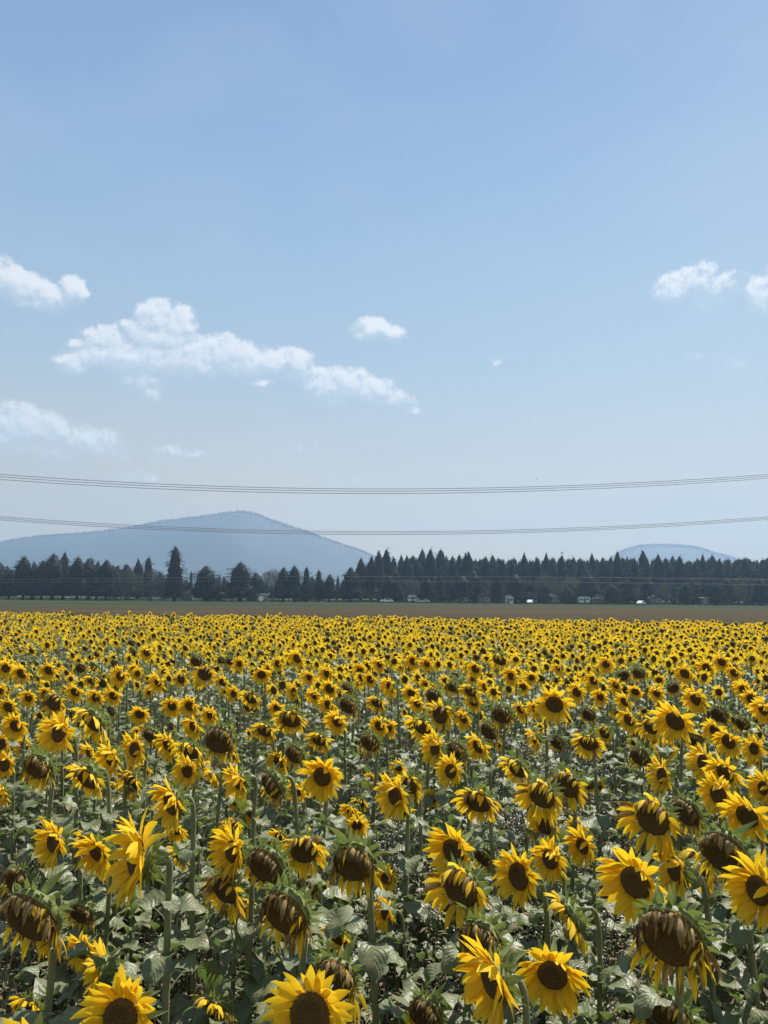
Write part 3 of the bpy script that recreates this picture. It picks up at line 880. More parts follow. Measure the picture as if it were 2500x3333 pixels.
def make_head(state, p, seed, low=False):
    """returns MBs: disc, petal ring, calyx. Head centre at the origin, facing -Y tipped down by p."""
    rg = random.Random(seed)
    n, e1, e2 = basis(p)
    rd = {'fresh': .056, 'half': .069, 'wilt': .083}[state] * rg.uniform(.86, 1.10)
    dome = {'fresh': .016, 'half': .022, 'wilt': .040}[state]
    sq = rg.uniform(.92, 1.05)
    def P(r, a, h): return e1 * (r * math.cos(a)) + e2 * (r * math.sin(a) * sq) + n * h
    disc = MB(); NR, NA = (3, 8) if low else (9, 30)
    c = disc.vert(n * (dome * .75), (0, .5)); prev = None
    for i in range(1, NR + 1):
        t = i / NR; ring = []
        for k in range(NA):
            a = 6.283 * k / NA
            h = dome * (.75 + .45 * math.sin(min(1, t * 1.25) * math.pi * .5) ** 2 - 1.2 * max(0, t - .72) ** 1.2 * 4) + (0 if low else .0022 * nz(t * 14, a * 5, seed))
            ring.append(disc.vert(P(rd * t * (1 if low else 1 + .015 * math.sin(a * 3 + seed)), a, h), (t, k / NA)))
        for k in range(NA):
            if prev: disc.face((prev[k], prev[(k + 1) % NA], ring[(k + 1) % NA], ring[k]))
            else: disc.face((c, ring[(k + 1) % NA], ring[k]))
        prev = ring
    pet = MB()
    pr6 = (.42, .85, 1, .90, .55, .03); pr3 = (.6, 1.0, .1)
    whorls = {'fresh': ((25, .087, .0135), (22, .082, .0125)), 'half': ((24, .079, .0125), (20, .074, .0112)), 'wilt': ((30, .070, .0080), (20, .058, .0066), (30, .034, .0055))}[state]
    if low: whorls = ((15, .092, .020),) if state != 'wilt' else ((11, .070, .014),)
    bulge = rg.uniform(0, 6.28)
    for wi, (cnt_, L0, W0) in enumerate(whorls):
        for k in range(cnt_):
            a = 6.283 * (k + .5 * wi + rg.uniform(-.28, .28)) / cnt_
            if rg.random() < {'fresh': .015, 'half': .08, 'wilt': .12}[state]: continue
            rad = e1 * math.cos(a) + e2 * math.sin(a)
            topness = max(0, rad.z)
            L = L0 * rg.uniform(.78, 1.12); W = W0 * rg.uniform(.8, 1.15); mat = 0
            s = rad.cross(n).normalized()
            if state == 'fresh':
                tilt = R(rg.gauss(24 if wi == 0 else 40, 14)); gv = rg.uniform(.06, .20); curl = rg.uniform(-.14, .10)
                if rg.random() < .02: tilt = R(80); curl = .0
            elif state == 'half':
                tilt = R(rg.gauss(22, 14)); gv = rg.uniform(.10, .26); curl = rg.uniform(-.05, .08)
                if topness > .45 and rg.random() < .6: tilt = R(rg.uniform(75, 120)); gv = rg.uniform(.25, .4); L *= .7; mat = int(rg.random() < .55); W *= .75
                elif rg.random() < .15: mat = 1
            else:
                tilt = R(rg.gauss(40, 18)); gv = rg.uniform(.25, .5); curl = rg.uniform(-.05, .1); mat = int(rg.random() < (.85 if topness > 0 else .30)); L *= 1.0 if topness > 0 else 1.2
                if wi == 2: tilt = R(rg.uniform(0, 150)); gv = rg.uniform(0, .5); mat = 1; s = (s + n * rg.uniform(-1.5, 1.5)).normalized()
                elif rad.z > -.15: tilt = R(rg.uniform(60, 150)); gv = rg.uniform(.25, .7); L *= rg.uniform(.4, 1.0); s = (s + n * rg.uniform(-.9, .9)).normalized()
            d = (rad * math.cos(tilt) + n * math.sin(tilt) + rad.cross(n) * rg.uniform(-.18, .18) * (2.2 if state == 'wilt' else 1)).normalized()
            s = (s - d * s.dot(d)).normalized()
            o = P(rd * (.97 - .04 * wi), a, dome * .25 + .002 * wi)
            if state != 'fresh' and tilt > R(70): o = P(rd * 1.0, a, dome * .55)
            blade(pet, o, d, s, L, W, k, gv, curl, n, rg, mat, pr3 if low else pr6, .25 if mat == 0 else .6, rg.uniform(-.5, .5) if state == 'fresh' else rg.uniform(-1.4, 1.4))
    cal = MB()
    NA = 7 if low else 20
    prev = None
    for i, (t, h) in enumerate(((1.0, .004), (1.04, -.008), (.86, -.026), (.5, -.042), (.2, -.052))):
        ring = [cal.vert(P(rd * t, 6.283 * k / NA, h), (.2, k / NA)) for k in range(NA)]
        if prev:
            for k in range(NA): cal.face((prev[k], ring[k], ring[(k + 1) % NA], prev[(k + 1) % NA]))
        prev = ring
    cal.face(prev)
    sets = ((21, .034, .0085, -5, .93), (17, .042, .0095, -38, .95), (12, .040, .0095, -66, .75)) if not low else ((7, .05, .016, -25, .95),)
    for wi, (cn, L0, W0, tl, rr) in enumerate(sets):
        for k in range(cn):
            a = 6.283 * (k + rg.uniform(-.3, .3) + .37 * wi) / cn
            rad = e1 * math.cos(a) + e2 * math.sin(a)
            tilt = R(tl + rg.gauss(0, 12) + (18 if state == 'wilt' else 0))
            s = rad.cross(n).normalized()
            d = (rad * math.cos(tilt) + n * math.sin(tilt) + s * rg.uniform(-.35, .35)).normalized(); s = (s - d * s.dot(d)).normalized()
            L = L0 * rg.uniform(.6, 1.35) * (1.15 if state == 'wilt' and rad.z > 0 else 1)
            W = W0
            if not low and rg.random() < .09 and rad.z > -.2: L *= 1.9; W *= 1.6
            blade(cal, P(rd * rr, a, -.008 - .012 * wi), d, s, L, W, k, rg.uniform(-.05, .16), rg.uniform(-.32, .25), n, rg, 0, (.9, 1.0, .08) if low else (.8, 1.0, .8, .5, .28, .04), .3, rg.uniform(-.6, .6))
    return disc, pet, cal


HEAD_Z = 1.33


def stem_curve(p, seed):
    """from the ground up and over to the back of a head at (0,0,HEAD_Z) facing -Y tipped by p"""
    rg = random.Random(seed)
    n, _, _ = basis(p)
    end = Vector((0, 0, HEAD_Z)) - n * .048
    back = rg.uniform(.10, .17)
    base = Vector((rg.uniform(-.13, .13), back + rg.uniform(-.06, .10), -.02))
    top = Vector((base.x * .3, back, HEAD_Z - rg.uniform(.26, .36)))
    pts = []
    k1 = base + (top - base) * .5 + Vector((rg.uniform(-.02, .02), rg.uniform(-.02, .02), 0))
    for i in range(9):
        t = i / 9
        pts.append(base * (1 - t) ** 2 + k1 * 2 * t * (1 - t) + top * t * t)
    c1 = top + (top - k1).normalized() * .22 + Vector((0, 0, .03 + .0004 * p)); c2 = end - n * (.085 + .0006 * p)
    for i in range(9):
        t = i / 8
        pts.append(top * (1 - t) ** 3 + c1 * 3 * t * (1 - t) ** 2 + c2 * 3 * t * t * (1 - t) + end * t ** 3)
    return pts


def make_stem(p, seed, low=False):
    pts = stem_curve(p, seed)
    b = MB()
    if low:
        pts = [pts[0], pts[5], pts[9], pts[12], pts[14], pts[17]]
        b.tube(pts, [.015, .014, .013, .012, .011, .012], 4, cap=False)
    else:
        rg = random.Random(seed)
        n = len(pts)
        b.tube(pts, [(.0150 - .0050 * i / n) * rg.uniform(.95, 1.06) + (.006 if i == n - 1 else .001 if i in (3, 6) else 0) for i in range(n)], 9)
    return b, pts


def make_leaf(seed, low=False, size=1.0):
    """petiole from the origin going out along +X and up, then a broad heart-shaped blade hanging over"""
    rg = random.Random(seed); b = MB()
    pl_ = rg.uniform(.07, .13); up = rg.uniform(.5, 1.0)
    pts = [Vector((0, 0, 0)), Vector((pl_ * .45, 0, pl_ * .5 * up)), Vector((pl_ * .85, rg.uniform(-.01, .01), pl_ * .75 * up)), Vector((pl_ * 1.2, rg.uniform(-.02, .02), pl_ * .72 * up))]
    if not low: b.tube(pts, [.0055, .0042, .0038, .003], 5, cap=False)
    ang = R(rg.uniform(-5, 15)); dang = R(rg.uniform(-16, -9) if rg.random() < .7 else rg.uniform(-9, -3))
    L = rg.uniform(.13, .20); W = L * rg.uniform(.40, .54)
    NS, ys = (4, (-1, 0, 1)) if low else (9, (-1, -.55, 0, .55, 1))
    prev = None; pos = pts[-1] - Vector((.012, 0, 0)); fold = rg.uniform(-.15, .55); roll = rg.uniform(-.5, .5); ph = rg.uniform(0, 6)
    for i in range(NS):
        t = i / (NS - 1)
        wd = W * ((1 - t) ** .62) * ((t + .06) ** .27) * 1.5 if t < 1 else .002
        d = Vector((math.cos(ang), 0, math.sin(ang))); up_ = Vector((-math.sin(ang), 0, math.cos(ang)))
        rl = roll * t
        row = []
        for v in ys:
            side = Vector((0, math.cos(rl), 0)) + up_ * math.sin(rl)
            wav = .016 * math.sin(t * 10 + ph + v * 2.2) * abs(v) + .014 * nz(t * 5, v * 3, seed)
            backx = -(abs(v) ** 2) * .030 * (1 if t < .2 else 0)
            row.append(b.vert(pos + side * (v * wd) + up_ * (abs(v) * wd * fold + wav) + d * backx, (t, .5 + v / 2)))
        if prev:
            for k in range(len(ys) - 1): b.face((prev[k], row[k], row[k + 1], prev[k + 1]))
        prev = row
        pos = pos + d * (L / (NS - 1)); ang += dang * (9 / NS)
    return b


def leaf_spots(pts, seed, n, z0=.30):
    """places on the stem for n leaves: (point, yaw, scale, pitch)"""
    rg = random.Random(seed); out = []; a0 = rg.random() * 6.28
    for i in range(n):
        t = z0 + (.93 - z0) * (i / max(1, n - 1)) ** .9
        z = t * (HEAD_Z - .12)
        q = min(pts[:11], key=lambda k: abs(k.z - z))
        s = (1.25 - .62 * t) * rg.uniform(.8, 1.15)
        if i == n - 1: s *= .62
        out.append((q, a0 + i * 2.4 + rg.uniform(-.3, .3), s, rg.uniform(-.25, .2) + (.45 * (.6 - t) if t < .6 else -.1)))
    return out


# ------------------------------------------------------------------ archetypes
HM = {}
for st in ('fresh', 'half', 'wilt'):
    for p_ in (-14, 0, 14, 28, 42):
        HM[st, p_] = []
        for sd_ in range(6 if st == 'fresh' else 4):
            dsc, pt, cl = make_head(st, p_, 100 * sd_ + p_ + {'fresh': 1, 'half': 2, 'wilt': 3}[st])
            HM[st, p_].append((dsc.mesh('disc', [M['disc']]), pt.mesh('petal_ring', [M['petal'], M['dry_petal']]), cl.mesh('calyx', [M['bract']])))
SM = {}
for p_ in (-14, 0, 14, 28, 42):
    SM[p_] = []
    for sd_ in range(3):
        sb, pts = make_stem(p_, sd_ * 7 + p_)
        SM[p_].append((sb.mesh('stem', [M['stem']]), pts))
LM = [make_leaf(s).mesh('leaf', [M['leaf']]) for s in range(12)]
D0 = {'fresh': .285, 'half': .265, 'wilt': .272}


def sunflower(root, yaw, z, st, p, hs, seed, nleaf=8, label=None, group=None):
    """root = ground point under the head; yaw 0 faces the camera side (-Y), + turns to the photo's left"""
    rg = random.Random(seed)
    pk = min((-14, 0, 14, 28, 42), key=lambda q: abs(q - p))
    s = z / HEAD_Z
    o = empty('sunflower', (root.x, root.y, .02), yaw)
    o.scale = (s, s, (z - .02) / HEAD_Z)
    tag(o, label, 'sunflower', group)
    sm, pts = SM[pk][seed % 3]
    link('stem', sm, o)
    dm, pm, cm = HM[st, pk][(seed // 3) % len(HM[st, pk])]
    k = hs / s
    h = link('flower_head', dm, o, (0, 0, HEAD_Z), (R(max(-8, min(8, p - pk))) * -1, R(rg.uniform(-22, 22) if st == 'fresh' else rg.uniform(-9, 9)), 0), k)
    link('petal_ring', pm, h, scale=rg.uniform(.92, 1.08)); link('calyx', cm, h)
    for i, (q, a, ls, pt) in enumerate(leaf_spots(pts, seed, nleaf)):
        link('leaf', LM[rg.randrange(12)], o, q, (0, pt, a), ls)
    return o

# ------------------------------------------------------------------ the sunflowers one can tell apart: x, y, widest width in photo px, state, turn to the left, nod, label, short phrase
f_, h_, w_ = 'fresh', 'half', 'wilt'
HAND = [
    (178, 2742, 150, f_, 38, 12, 'small yellow sunflower with dark oval disc, leftmost behind the big drooping one', 'the small oval-disc flower at lower left'),
    (318, 2774, 155, f_, 36, 18, 'yellow sunflower half hidden by the big side-on flower at lower left', None),
    (452, 2795, 290, f_, 50, 16, 'big sunflower seen side-on with long drooping petals and an arched bare stem', 'the big side-on flower with arched stem'),
    (115, 2972, 235, w_, 32, 30, 'big withered brown head with folded petals at the lower left edge', 'the big withered head at lower left'),
    (268, 2969, 100, w_, 20, 35, 'small withered rusty head with light green bracts beside the big withered left head', None),
    (270, 3092, 120, f_, 20, 10, 'yellow sunflower mostly hidden behind the stem of the withered left head', None),
    (340, 3158, 170, f_, 78, 8, 'narrow edge-on yellow sunflower low at left beside a thin stem', None),
    (394, 3312, 255, f_, 12, 2, 'bright yellow sunflower cut off by the bottom edge at left', 'the cut-off bright flower at bottom left'),
    (760, 2772, 190, f_, 38, 12, 'bright yellow sunflower left of the two limp brown heads, disc turned left', 'the bright flower before the limp heads'),
    (561, 2612, 190, f_, 42, 26, 'large leaning yellow sunflower above the big side-on flower', 'the large leaning flower at left'),
    (735, 2895, 155, h_, 30, 18, 'yellow sunflower peeping out under a bright one, left of the withered centre head', None),
    (872, 2812, 190, w_, 26, 34, 'limp brown head with hanging petals, behind the big withered centre head', None),
    (938, 2959, 250, w_, 26, 34, 'big withered head with upright green bracts and yellow lower petals, left of centre', 'the big withered head left of centre'),
    (988, 2766, 145, h_, 4, 18, 'golden half-faded sunflower facing the viewer between two withered heads', None),
    (1155, 2800, 230, w_, 10, 34, 'large withered head with large leafy bracts and a ring of yellow below, near centre', 'the leafy-bracted withered head near centre'),
    (1258, 2858, 100, f_, 8, 10, 'small yellow sunflower peeping out right behind the leafy-bracted withered head', None),
    (1090, 3185, 205, w_, 8, 22, 'faded dark head edged with green bracts, low centre above a bright flower', 'the dark green-edged head at bottom centre'),
    (1010, 3302, 265, f_, 4, 2, 'bright yellow sunflower cut off by the bottom edge at centre', 'the cut-off bright flower at bottom centre'),
    (1478, 2770, 190, f_, 18, 6, 'bright open sunflower with a round disc, upper one of a stacked pair right of centre', 'the upper flower of the stacked pair'),
    (1502, 2890, 220, h_, 18, 28, 'large sunflower with wide dark disc, lower one of the stacked pair', 'the wide-disc lower flower of the pair'),
    (1579, 2784, 100, w_, 20, 30, 'small withered green-fringed head squeezed right of the stacked pair', None),
    (1570, 3050, 215, w_, 20, 36, 'withered head with hanging grey petals just below the stacked pair', 'the withered head below the stacked pair'),
    (1608, 3190, 270, f_, 42, 8, 'large bright sunflower turned left with one petal standing up, bottom right of centre', 'the bright flower with one upright petal'),
    (1389, 3296, 160, w_, 20, 18, 'withered green and brown head at the bottom edge right of centre', None),
    (1691, 2852, 195, f_, 26, 14, 'yellow sunflower with oval disc, right of the stacked pair, bent stem', 'the oval-disc flower right of the pair'),
    (1793, 2797, 155, f_, 20, 10, 'medium yellow sunflower with round disc, middle of three in a rising line', None),
    (1898, 2752, 138, f_, 26, 4, 'smaller neat sunflower with upright oval disc, right of the three rising ones', 'the neat upright oval-disc flower at right'),
    (1775, 2688, 135, f_, 20, 10, 'yellow sunflower veiled by thin weeds, above the three rising ones', None),
    (1862, 2982, 165, h_, 50, 34, 'limp golden head hanging from a bent stem, left of the biggest withered head', 'the limp golden head'),
    (2070, 2872, 235, f_, 18, 6, 'large bright sunflower with broad round disc just behind the biggest withered head', 'the large flower behind the biggest head'),
    (2200, 2830, 175, f_, 36, 8, 'yellow sunflower turned left between the large bright one and a golden one', None),
    (2275, 2812, 140, h_, 24, 16, 'golden ragged sunflower tucked under the dark withered head at right', None),
    (2362, 2769, 195, w_, 14, 30, 'dark withered head with curled pale petals on its upper rim, at right', 'the dark curled-petal head at right'),
    (2472, 2898, 225, f_, 26, 14, 'large bright sunflower cut by the right edge', 'the large bright flower at the right edge'),
    (2190, 3038, 290, w_, 8, 40, 'biggest withered head with star of green bracts on top and hanging grey petals', 'the biggest withered head'),
    (2183, 3152, 150, w_, 10, 48, 'small withered head hanging directly below the biggest withered one', None),
    (1799, 3172, 205, f_, 2, 10, 'round yellow sunflower facing the viewer with a green leaf across its upper left', 'the flower with a leaf across it'),
    (2178, 3310, 200, w_, 10, 20, 'withered orange and brown head at the bottom edge at right', None),
    (2126, 2661, 195, h_, 14, 26, 'large golden sunflower with a very wide dark disc and frayed rim at right', 'the golden wide-disc flower at right'),
    (2434, 2656, 152, f_, 20, 24, 'yellow sunflower with wide disc near the right edge above the cut-off one', None),
    (2240, 2640, 140, w_, 32, 30, 'withered hanging head between the golden wide-disc flower and the right edge pair', None),
    (1288, 2592, 150, f_, 28, 8, 'bright sunflower with narrow upright disc at the centre, front of an overlapping pair', 'the narrow-disc bright flower at centre'),
    (1333, 2556, 120, h_, 20, 10, 'golden sunflower behind the narrow-disc bright one at centre', None),
    (1408, 2597, 78, f_, 6, 6, 'smallest neat sunflower alone, just right of the centre pair', 'the smallest lone flower at centre'),
    (1555, 2607, 150, h_, 14, 30, 'fading sunflower with disc turned down, between centre and the weedy one', 'the down-turned flower right of centre'),
    (1765, 2588, 165, h_, 12, 16, 'big yellow sunflower veiled by weed stems with an indistinct disc', 'the weed-veiled big flower'),
    (1850, 2556, 130, h_, 18, 22), (1913, 2543, 78, w_, 20, 25), (1418, 2437, 120, f_, 34, 8), (1487, 2445, 110, w_, 22, 25), (1559, 2430, 108, f_, 28, 14),
    (1469, 2510, 130, f_, 22, 12), (1683, 2501, 115, h_, 28, 26), (1917, 2418, 108, h_, 2, 26, 'half-faded sunflower with wide oval disc facing down, middle right', 'the oval-disc flower at middle right'),
    (1805, 2292, 128, f_, 6, 18, 'large yellow sunflower with wide disc standing out in the middle distance right of centre', 'the standout wide flower right of centre'),
    (1744, 2407, 100, f_, 44, 12), (1815, 2414, 70, w_, 20, 25), (1970, 2384, 76, h_, 25, 20), (2086, 2460, 104, w_, 22, 26), (2157, 2525, 122, f_, 36, 12), (2173, 2441, 78, f_, 18, 8),
    (2198, 2347, 135, f_, 20, 14, 'large yellow sunflower with round disc standing out at middle right', 'the standout round flower at middle right'), (2120, 2366, 92, h_, 20, 14), (2049, 2343, 95, f_, 24, 18), (2290, 2482, 118, f_, 36, 10), (2361, 2516, 130, f_, 22, 14),
    (2340, 2586, 138, f_, 20, 8, 'yellow sunflower with full round disc, middle of the cluster near the right edge', 'the round flower in the right-edge cluster'), (2373, 2414, 108, f_, 25, 18), (2456, 2437, 88, f_, 20, 10), (2486, 2565, 110, f_, 30, 12), (1634, 2324, 105, w_, 8, 26),
    (1434, 2326, 120, h_, 16, 20), (1374, 2364, 118, h_, 24, 24), (1510, 2339, 88, f_, 26, 12), (1261, 2365, 82, f_, 22, 14), (1593, 2377, 88, w_, 20, 28), (1695, 2309, 70, f_, 30, 10),
    (1744, 2309, 82, f_, 34, 10), (2267, 2275, 108, f_, 22, 14), (2034, 2283, 70, f_, 20, 10), (1955, 2268, 72, f_, 22, 12), (2230, 2192, 74, f_, 10, 10), (2486, 2309, 95, f_, 24, 12), (2448, 2275, 78, f_, 20, 14), (2418, 2354, 70, w_, 20, 25),
    (2343, 2324, 78, w_, 18, 25), (2328, 2377, 82, f_, 24, 20), (2260, 2407, 66, w_, 20, 22), (1917, 2324, 70, w_, 18, 24), (2139, 2256, 68, f_, 18, 12), (1627, 2147, 74, h_, 18, 18), (1664, 2200, 76, f_, 26, 14), (1548, 2177, 68, f_, 22, 14),
    (1533, 2249, 82, h_, 16, 24), (1544, 2283, 78, f_, 20, 22), (1269, 2234, 82, f_, 30, 14), (1359, 2290, 70, f_, 22, 10), (1340, 2256, 70, f_, 20, 12), (1973, 2162, 66, f_, 8, 18), (1932, 2215, 70, f_, 26, 16), (2350, 2154, 68, f_, 14, 12), (2301, 2173, 66, f_, 18, 12),
    (1412, 2264, 76, w_, 18, 24), (1476, 2234, 68, w_, 18, 22), (1580, 2236, 62, f_, 26, 10), (1390, 2160, 60, f_, 20, 12), (1345, 2152, 66, f_, 16, 10), (2080, 2190, 60, w_, 16, 20), (2420, 2240, 62, f_, 20, 14), (2005, 2230, 62, f_, 22, 14), (2390, 2190, 60, f_, 20, 12),
    (193, 2386, 140, f_, 26, 8, 'tall yellow sunflower with large oval disc in the left middle distance', 'the tall oval-disc flower at middle left'), (303, 2345, 138, h_, 42, 22), (440, 2440, 118, f_, 30, 8), (362, 2468, 128, f_, 36, 18), (297, 2452, 88, f_, 30, 12), (288, 2530, 148, h_, 36, 28, 'fading sunflower with disc turned down and left, left of the large leaning one', 'the down-turned flower at left'),
    (132, 2492, 148, w_, 30, 26, 'large withered brown head with shaggy petals at middle left', 'the shaggy withered head at middle left'), (16, 2490, 92, f_, 26, 10), (79, 2430, 76, f_, 26, 10), (53, 2362, 95, f_, 20, 18), (6, 2422, 78, f_, 22, 10),
    (611, 2509, 110, f_, 20, 4, 'neat bright sunflower with oval disc, alone above the large leaning one', 'the neat flower above the leaning one'), (430, 2546, 102, h_, 36, 18), (778, 2543, 145, f_, 46, 18, 'yellow sunflower with narrow tilted disc, left of a ragged withered one', 'the tilted narrow-disc flower left of centre'),
    (895, 2552, 155, w_, 42, 30), (908, 2480, 92, f_, 30, 16), (1050, 2527, 168, f_, 10, 26, 'large yellow sunflower with very wide dark disc facing down, left of centre', 'the wide-disc flower left of centre'), (961, 2452, 96, w_, 24, 26), (1040, 2407, 92, h_, 14, 24),
    (1206, 2414, 104, w_, 18, 26), (1236, 2362, 86, f_, 20, 14), (1098, 2347, 102, f_, 18, 12), (946, 2340, 122, h_, 12, 22, 'golden sunflower with broad dark disc in the middle distance left of centre', 'the golden broad-disc flower left of centre'), (863, 2377, 94, h_, 16, 26), (716, 2406, 140, w_, 12, 26, 'large dark withered head among small yellow ones at middle left', 'the large dark head at middle left'),
    (618, 2445, 104, h_, 22, 26), (548, 2424, 104, f_, 34, 16), (494, 2392, 80, w_, 24, 18), (632, 2365, 88, f_, 26, 12), (456, 2324, 74, f_, 16, 10), (561, 2298, 80, f_, 18, 10), (619, 2298, 88, f_, 14, 12), (686, 2328, 78, f_, 30, 22), (177, 2286, 90, h_, 26, 20), (313, 2271, 80, f_, 20, 14),
    (245, 2252, 70, f_, 24, 10), (72, 2192, 76, f_, 20, 10), (160, 2181, 70, f_, 18, 8), (392, 2200, 76, f_, 24, 22), (479, 2124, 66, f_, 12, 8, 'small neat sunflower standing above the green gap at far left', 'the small neat flower above the green gap'), (515, 2219, 76, f_, 38, 14), (667, 2192, 76, h_, 8, 14), (852, 2196, 70, f_, 8, 8), (1066, 2192, 76, f_, 28, 16),
    (1074, 2241, 78, f_, 22, 10), (1070, 2294, 80, f_, 22, 12), (1134, 2294, 90, w_, 18, 22), (1228, 2286, 72, h_, 14, 24), (818, 2271, 84, h_, 30, 22), (957, 2252, 72, f_, 36, 6), (1025, 2264, 76, f_, 30, 8), (30, 2301, 80, f_, 20, 18), (94, 2271, 70, f_, 22, 14), (369, 2264, 66, f_, 22, 10),
    (904, 2305, 66, f_, 22, 12), (818, 2300, 74, w_, 22, 22), (769, 2606, 70, h_, 20, 14), (8, 2580, 92, f_, 40, 14), (968, 2143, 70, f_, 18, 14), (1172, 2181, 64, f_, 16, 12), (1206, 2211, 66, f_, 22, 18), (1236, 2162, 64, f_, 22, 12), (725, 2220, 62, f_, 26, 10), (590, 2210, 58, h_, 20, 18),
    (300, 2215, 56, h_, 22, 20), (440, 2180, 56, f_, 14, 10), (780, 2160, 58, f_, 22, 12), (905, 2160, 60, f_, 18, 14), (640, 2150, 60, w_, 16, 20), (20, 2175, 62, f_, 18, 14), (1130, 2240, 60, w_, 18, 20), (752, 2150, 56, w_, 16, 16),
]
plants = []            # (x, y) of every plant on the ground
shown = []             # one dict per countable sunflower
for i, hrow in enumerate(HAND):
    x, y, D, st, a, p = hrow[:6]
    dz = at_z(x, y, 1.34)
    ds = F_PX * D0[st] * (.96 if D > 150 else .92) / D
    d = dz.y ** .5 * ds ** .5
    P = at_y(x, y, d)
    lo_, hi_ = 1.02, 1.62
    if P.z > hi_: d = at_z(x, y, hi_).y; P = at_y(x, y, d)
    if P.z < lo_: d = at_z(x, y, lo_).y; P = at_y(x, y, d)
    dist = (P - CAM).length
    hs = D * (dist * 1.0) / F_PX / D0[st]
    phi = math.degrees(math.atan2(P.x, P.y)); dep = math.degrees(math.atan2(CAM.z - P.z, P.y)); p = max(-16, p * .9 + {f_: 6, h_: 9, w_: 15}[st] - dep * .8)
    shown.append(dict(P=P, yaw=-R(a * 1.25 + 9 + phi), st=st, p=p, hs=hs * (1.0 if st == w_ else 1.06), seed=i * 5 + 3, x=x, y=y, D=D, a=a, label=hrow[6] if len(hrow) > 6 else None, anchor=hrow[7] if len(hrow) > 7 else None))
    plants.append((P.x, P.y))
rg = random.Random(77)
grid = {}
def near(x, y, r):
    cx, cy_ = int(x // .5), int(y // .5)
    return any((x - q[0]) ** 2 + (y - q[1]) ** 2 < r * r for i in (-1, 0, 1) for j in (-1, 0, 1) for q in grid.get((cx + i, cy_ + j), ()))
for q in plants: grid.setdefault((int(q[0] // .5), int(q[1] // .5)), []).append(q)
auto = []
tries = 0
while tries < 80000:
    tries += 1
    y = math.sqrt(rg.uniform(1.5 ** 2, 46 ** 2)); x = rg.uniform(-.66, .66) * y
    if rg.random() < .25: x += rg.choice((-1, 1)) * rg.uniform(0, 2.5)
    if y > edge_y(x): continue
    if near(x, y, .29 + .28 * max(0, nz(x * .22, y * .16) + .05) + .25 * max(0, nz(x * .6, y * .5, 3))): continue
    z = rg.gauss(1.33, .075); z = max(1.1, min(1.52, z))
    st = rg.choices(('fresh', 'half', 'wilt'), (.70, .19, .11))[0]
    px, py = proj((x, y, z))
    inframe = -60 < px < 2560 and py < 3480
    under = inframe and py > 2262                           # this part of the field is laid out above; only lower heads between
    if under:
        if py > 3050 or rg.random() < .12: continue
        z = rg.uniform(.95, 1.22); st = rg.choices(('fresh', 'half', 'wilt'), (.55, .3, .15))[0]
        px, py = proj((x, y, z))
    if inframe and py > 2140 and rg.random() < .25: continue
    if 330 < px < 640 and 2105 < py < 2190 and rg.random() < .75: continue   # the greener gap at the left
    hs = rg.gauss(.98, .11) * (.95 if st == 'fresh' else 1) * (.80 if under else 1)
    p = min(56, max(0, rg.gauss(17 if st == 'fresh' else 26, 9)))
    yaw = -R(rg.gauss(26, 15))
    auto.append(dict(P=Vector((x, y, z)), yaw=yaw, st=st, p=p, hs=hs, seed=rg.randrange(9999), x=px, y=py, D=F_PX * D0[st] * hs / y, a=math.degrees(-yaw) - math.degrees(math.atan2(x, y)), label=None, anchor=None, vis=0 < px < 2500 and py < 3330))
    grid.setdefault((int(x // .5), int(y // .5)), []).append((x, y))
cand = sorted([q for q in auto if q['vis']], key=lambda q: -q['D'])[:300 - len(shown)]
ids = {id(q) for q in cand}
shown += cand
rest = [q for q in auto if id(q) not in ids]

anchors = [q for q in shown if q['anchor']]
SECT = ['to the right of', 'to the lower right of', 'below', 'to the lower left of', 'to the left of', 'to the upper left of', 'above', 'to the upper right of']
COLS = [(60, 'the left edge'), (210, 'the first high conifer from the left'), (330, 'the highest thin pine at left'), (480, 'the pale rounded leafy tree'), (573, 'the tallest lone spruce'), (680, 'the two-knobbed rounded conifer'), (785, "the broad hill's peak"), (880, 'the tan cabin'), (985, 'the layered spruce before the wood'), (1130, 'the left end of the wood'),
        (1280, 'the centre of the picture'), (1430, 'the small gap left of the double-headed pine'), (1530, 'the double-headed pine'), (1680, 'the small gabled white shed'), (1830, 'the tuft-tipped conifer'), (1930, 'the low pale-roofed barn'), (2010, 'the dark conifer where the small hill begins'), (2095, 'the tallest thin layered conifer'), (2260, 'the narrow kiosk'), (2380, 'the right foot of the small hill'), (2470, 'the right edge')]
sect, cols = {}, {}
for q in shown:
    if q['label']: continue
    A = min(anchors, key=lambda t: math.hypot(t['x'] - q['x'], t['y'] - q['y']))
    if q['y'] > 2300:
        k = int(round(math.degrees(math.atan2(q['y'] - A['y'], q['x'] - A['x'])) / 45)) % 8
        sect.setdefault((id(A), k), []).append((math.hypot(A['x'] - q['x'], A['y'] - q['y']), id(q), q, A))
    else:
        k = min(range(len(COLS)), key=lambda i: abs(COLS[i][0] - q['x']))
        cols.setdefault(k, []).append((-q['y'], id(q), q))
LOOK = {'fresh': 'yellow sunflower', 'half': 'fading sunflower', 'wilt': 'withered sunflower'}
for (_, k), lst in sect.items():
    for n, (_, _, q, A) in enumerate(sorted(lst)):
        q['label'] = '%s, %s %s %s' % (LOOK[q['st']], ('nearest', 'second nearest', 'third nearest', 'fourth nearest', 'fifth nearest', 'sixth nearest', 'seventh nearest', 'eighth nearest', 'ninth nearest', 'tenth nearest')[min(n, 9)], SECT[k], A['anchor'])
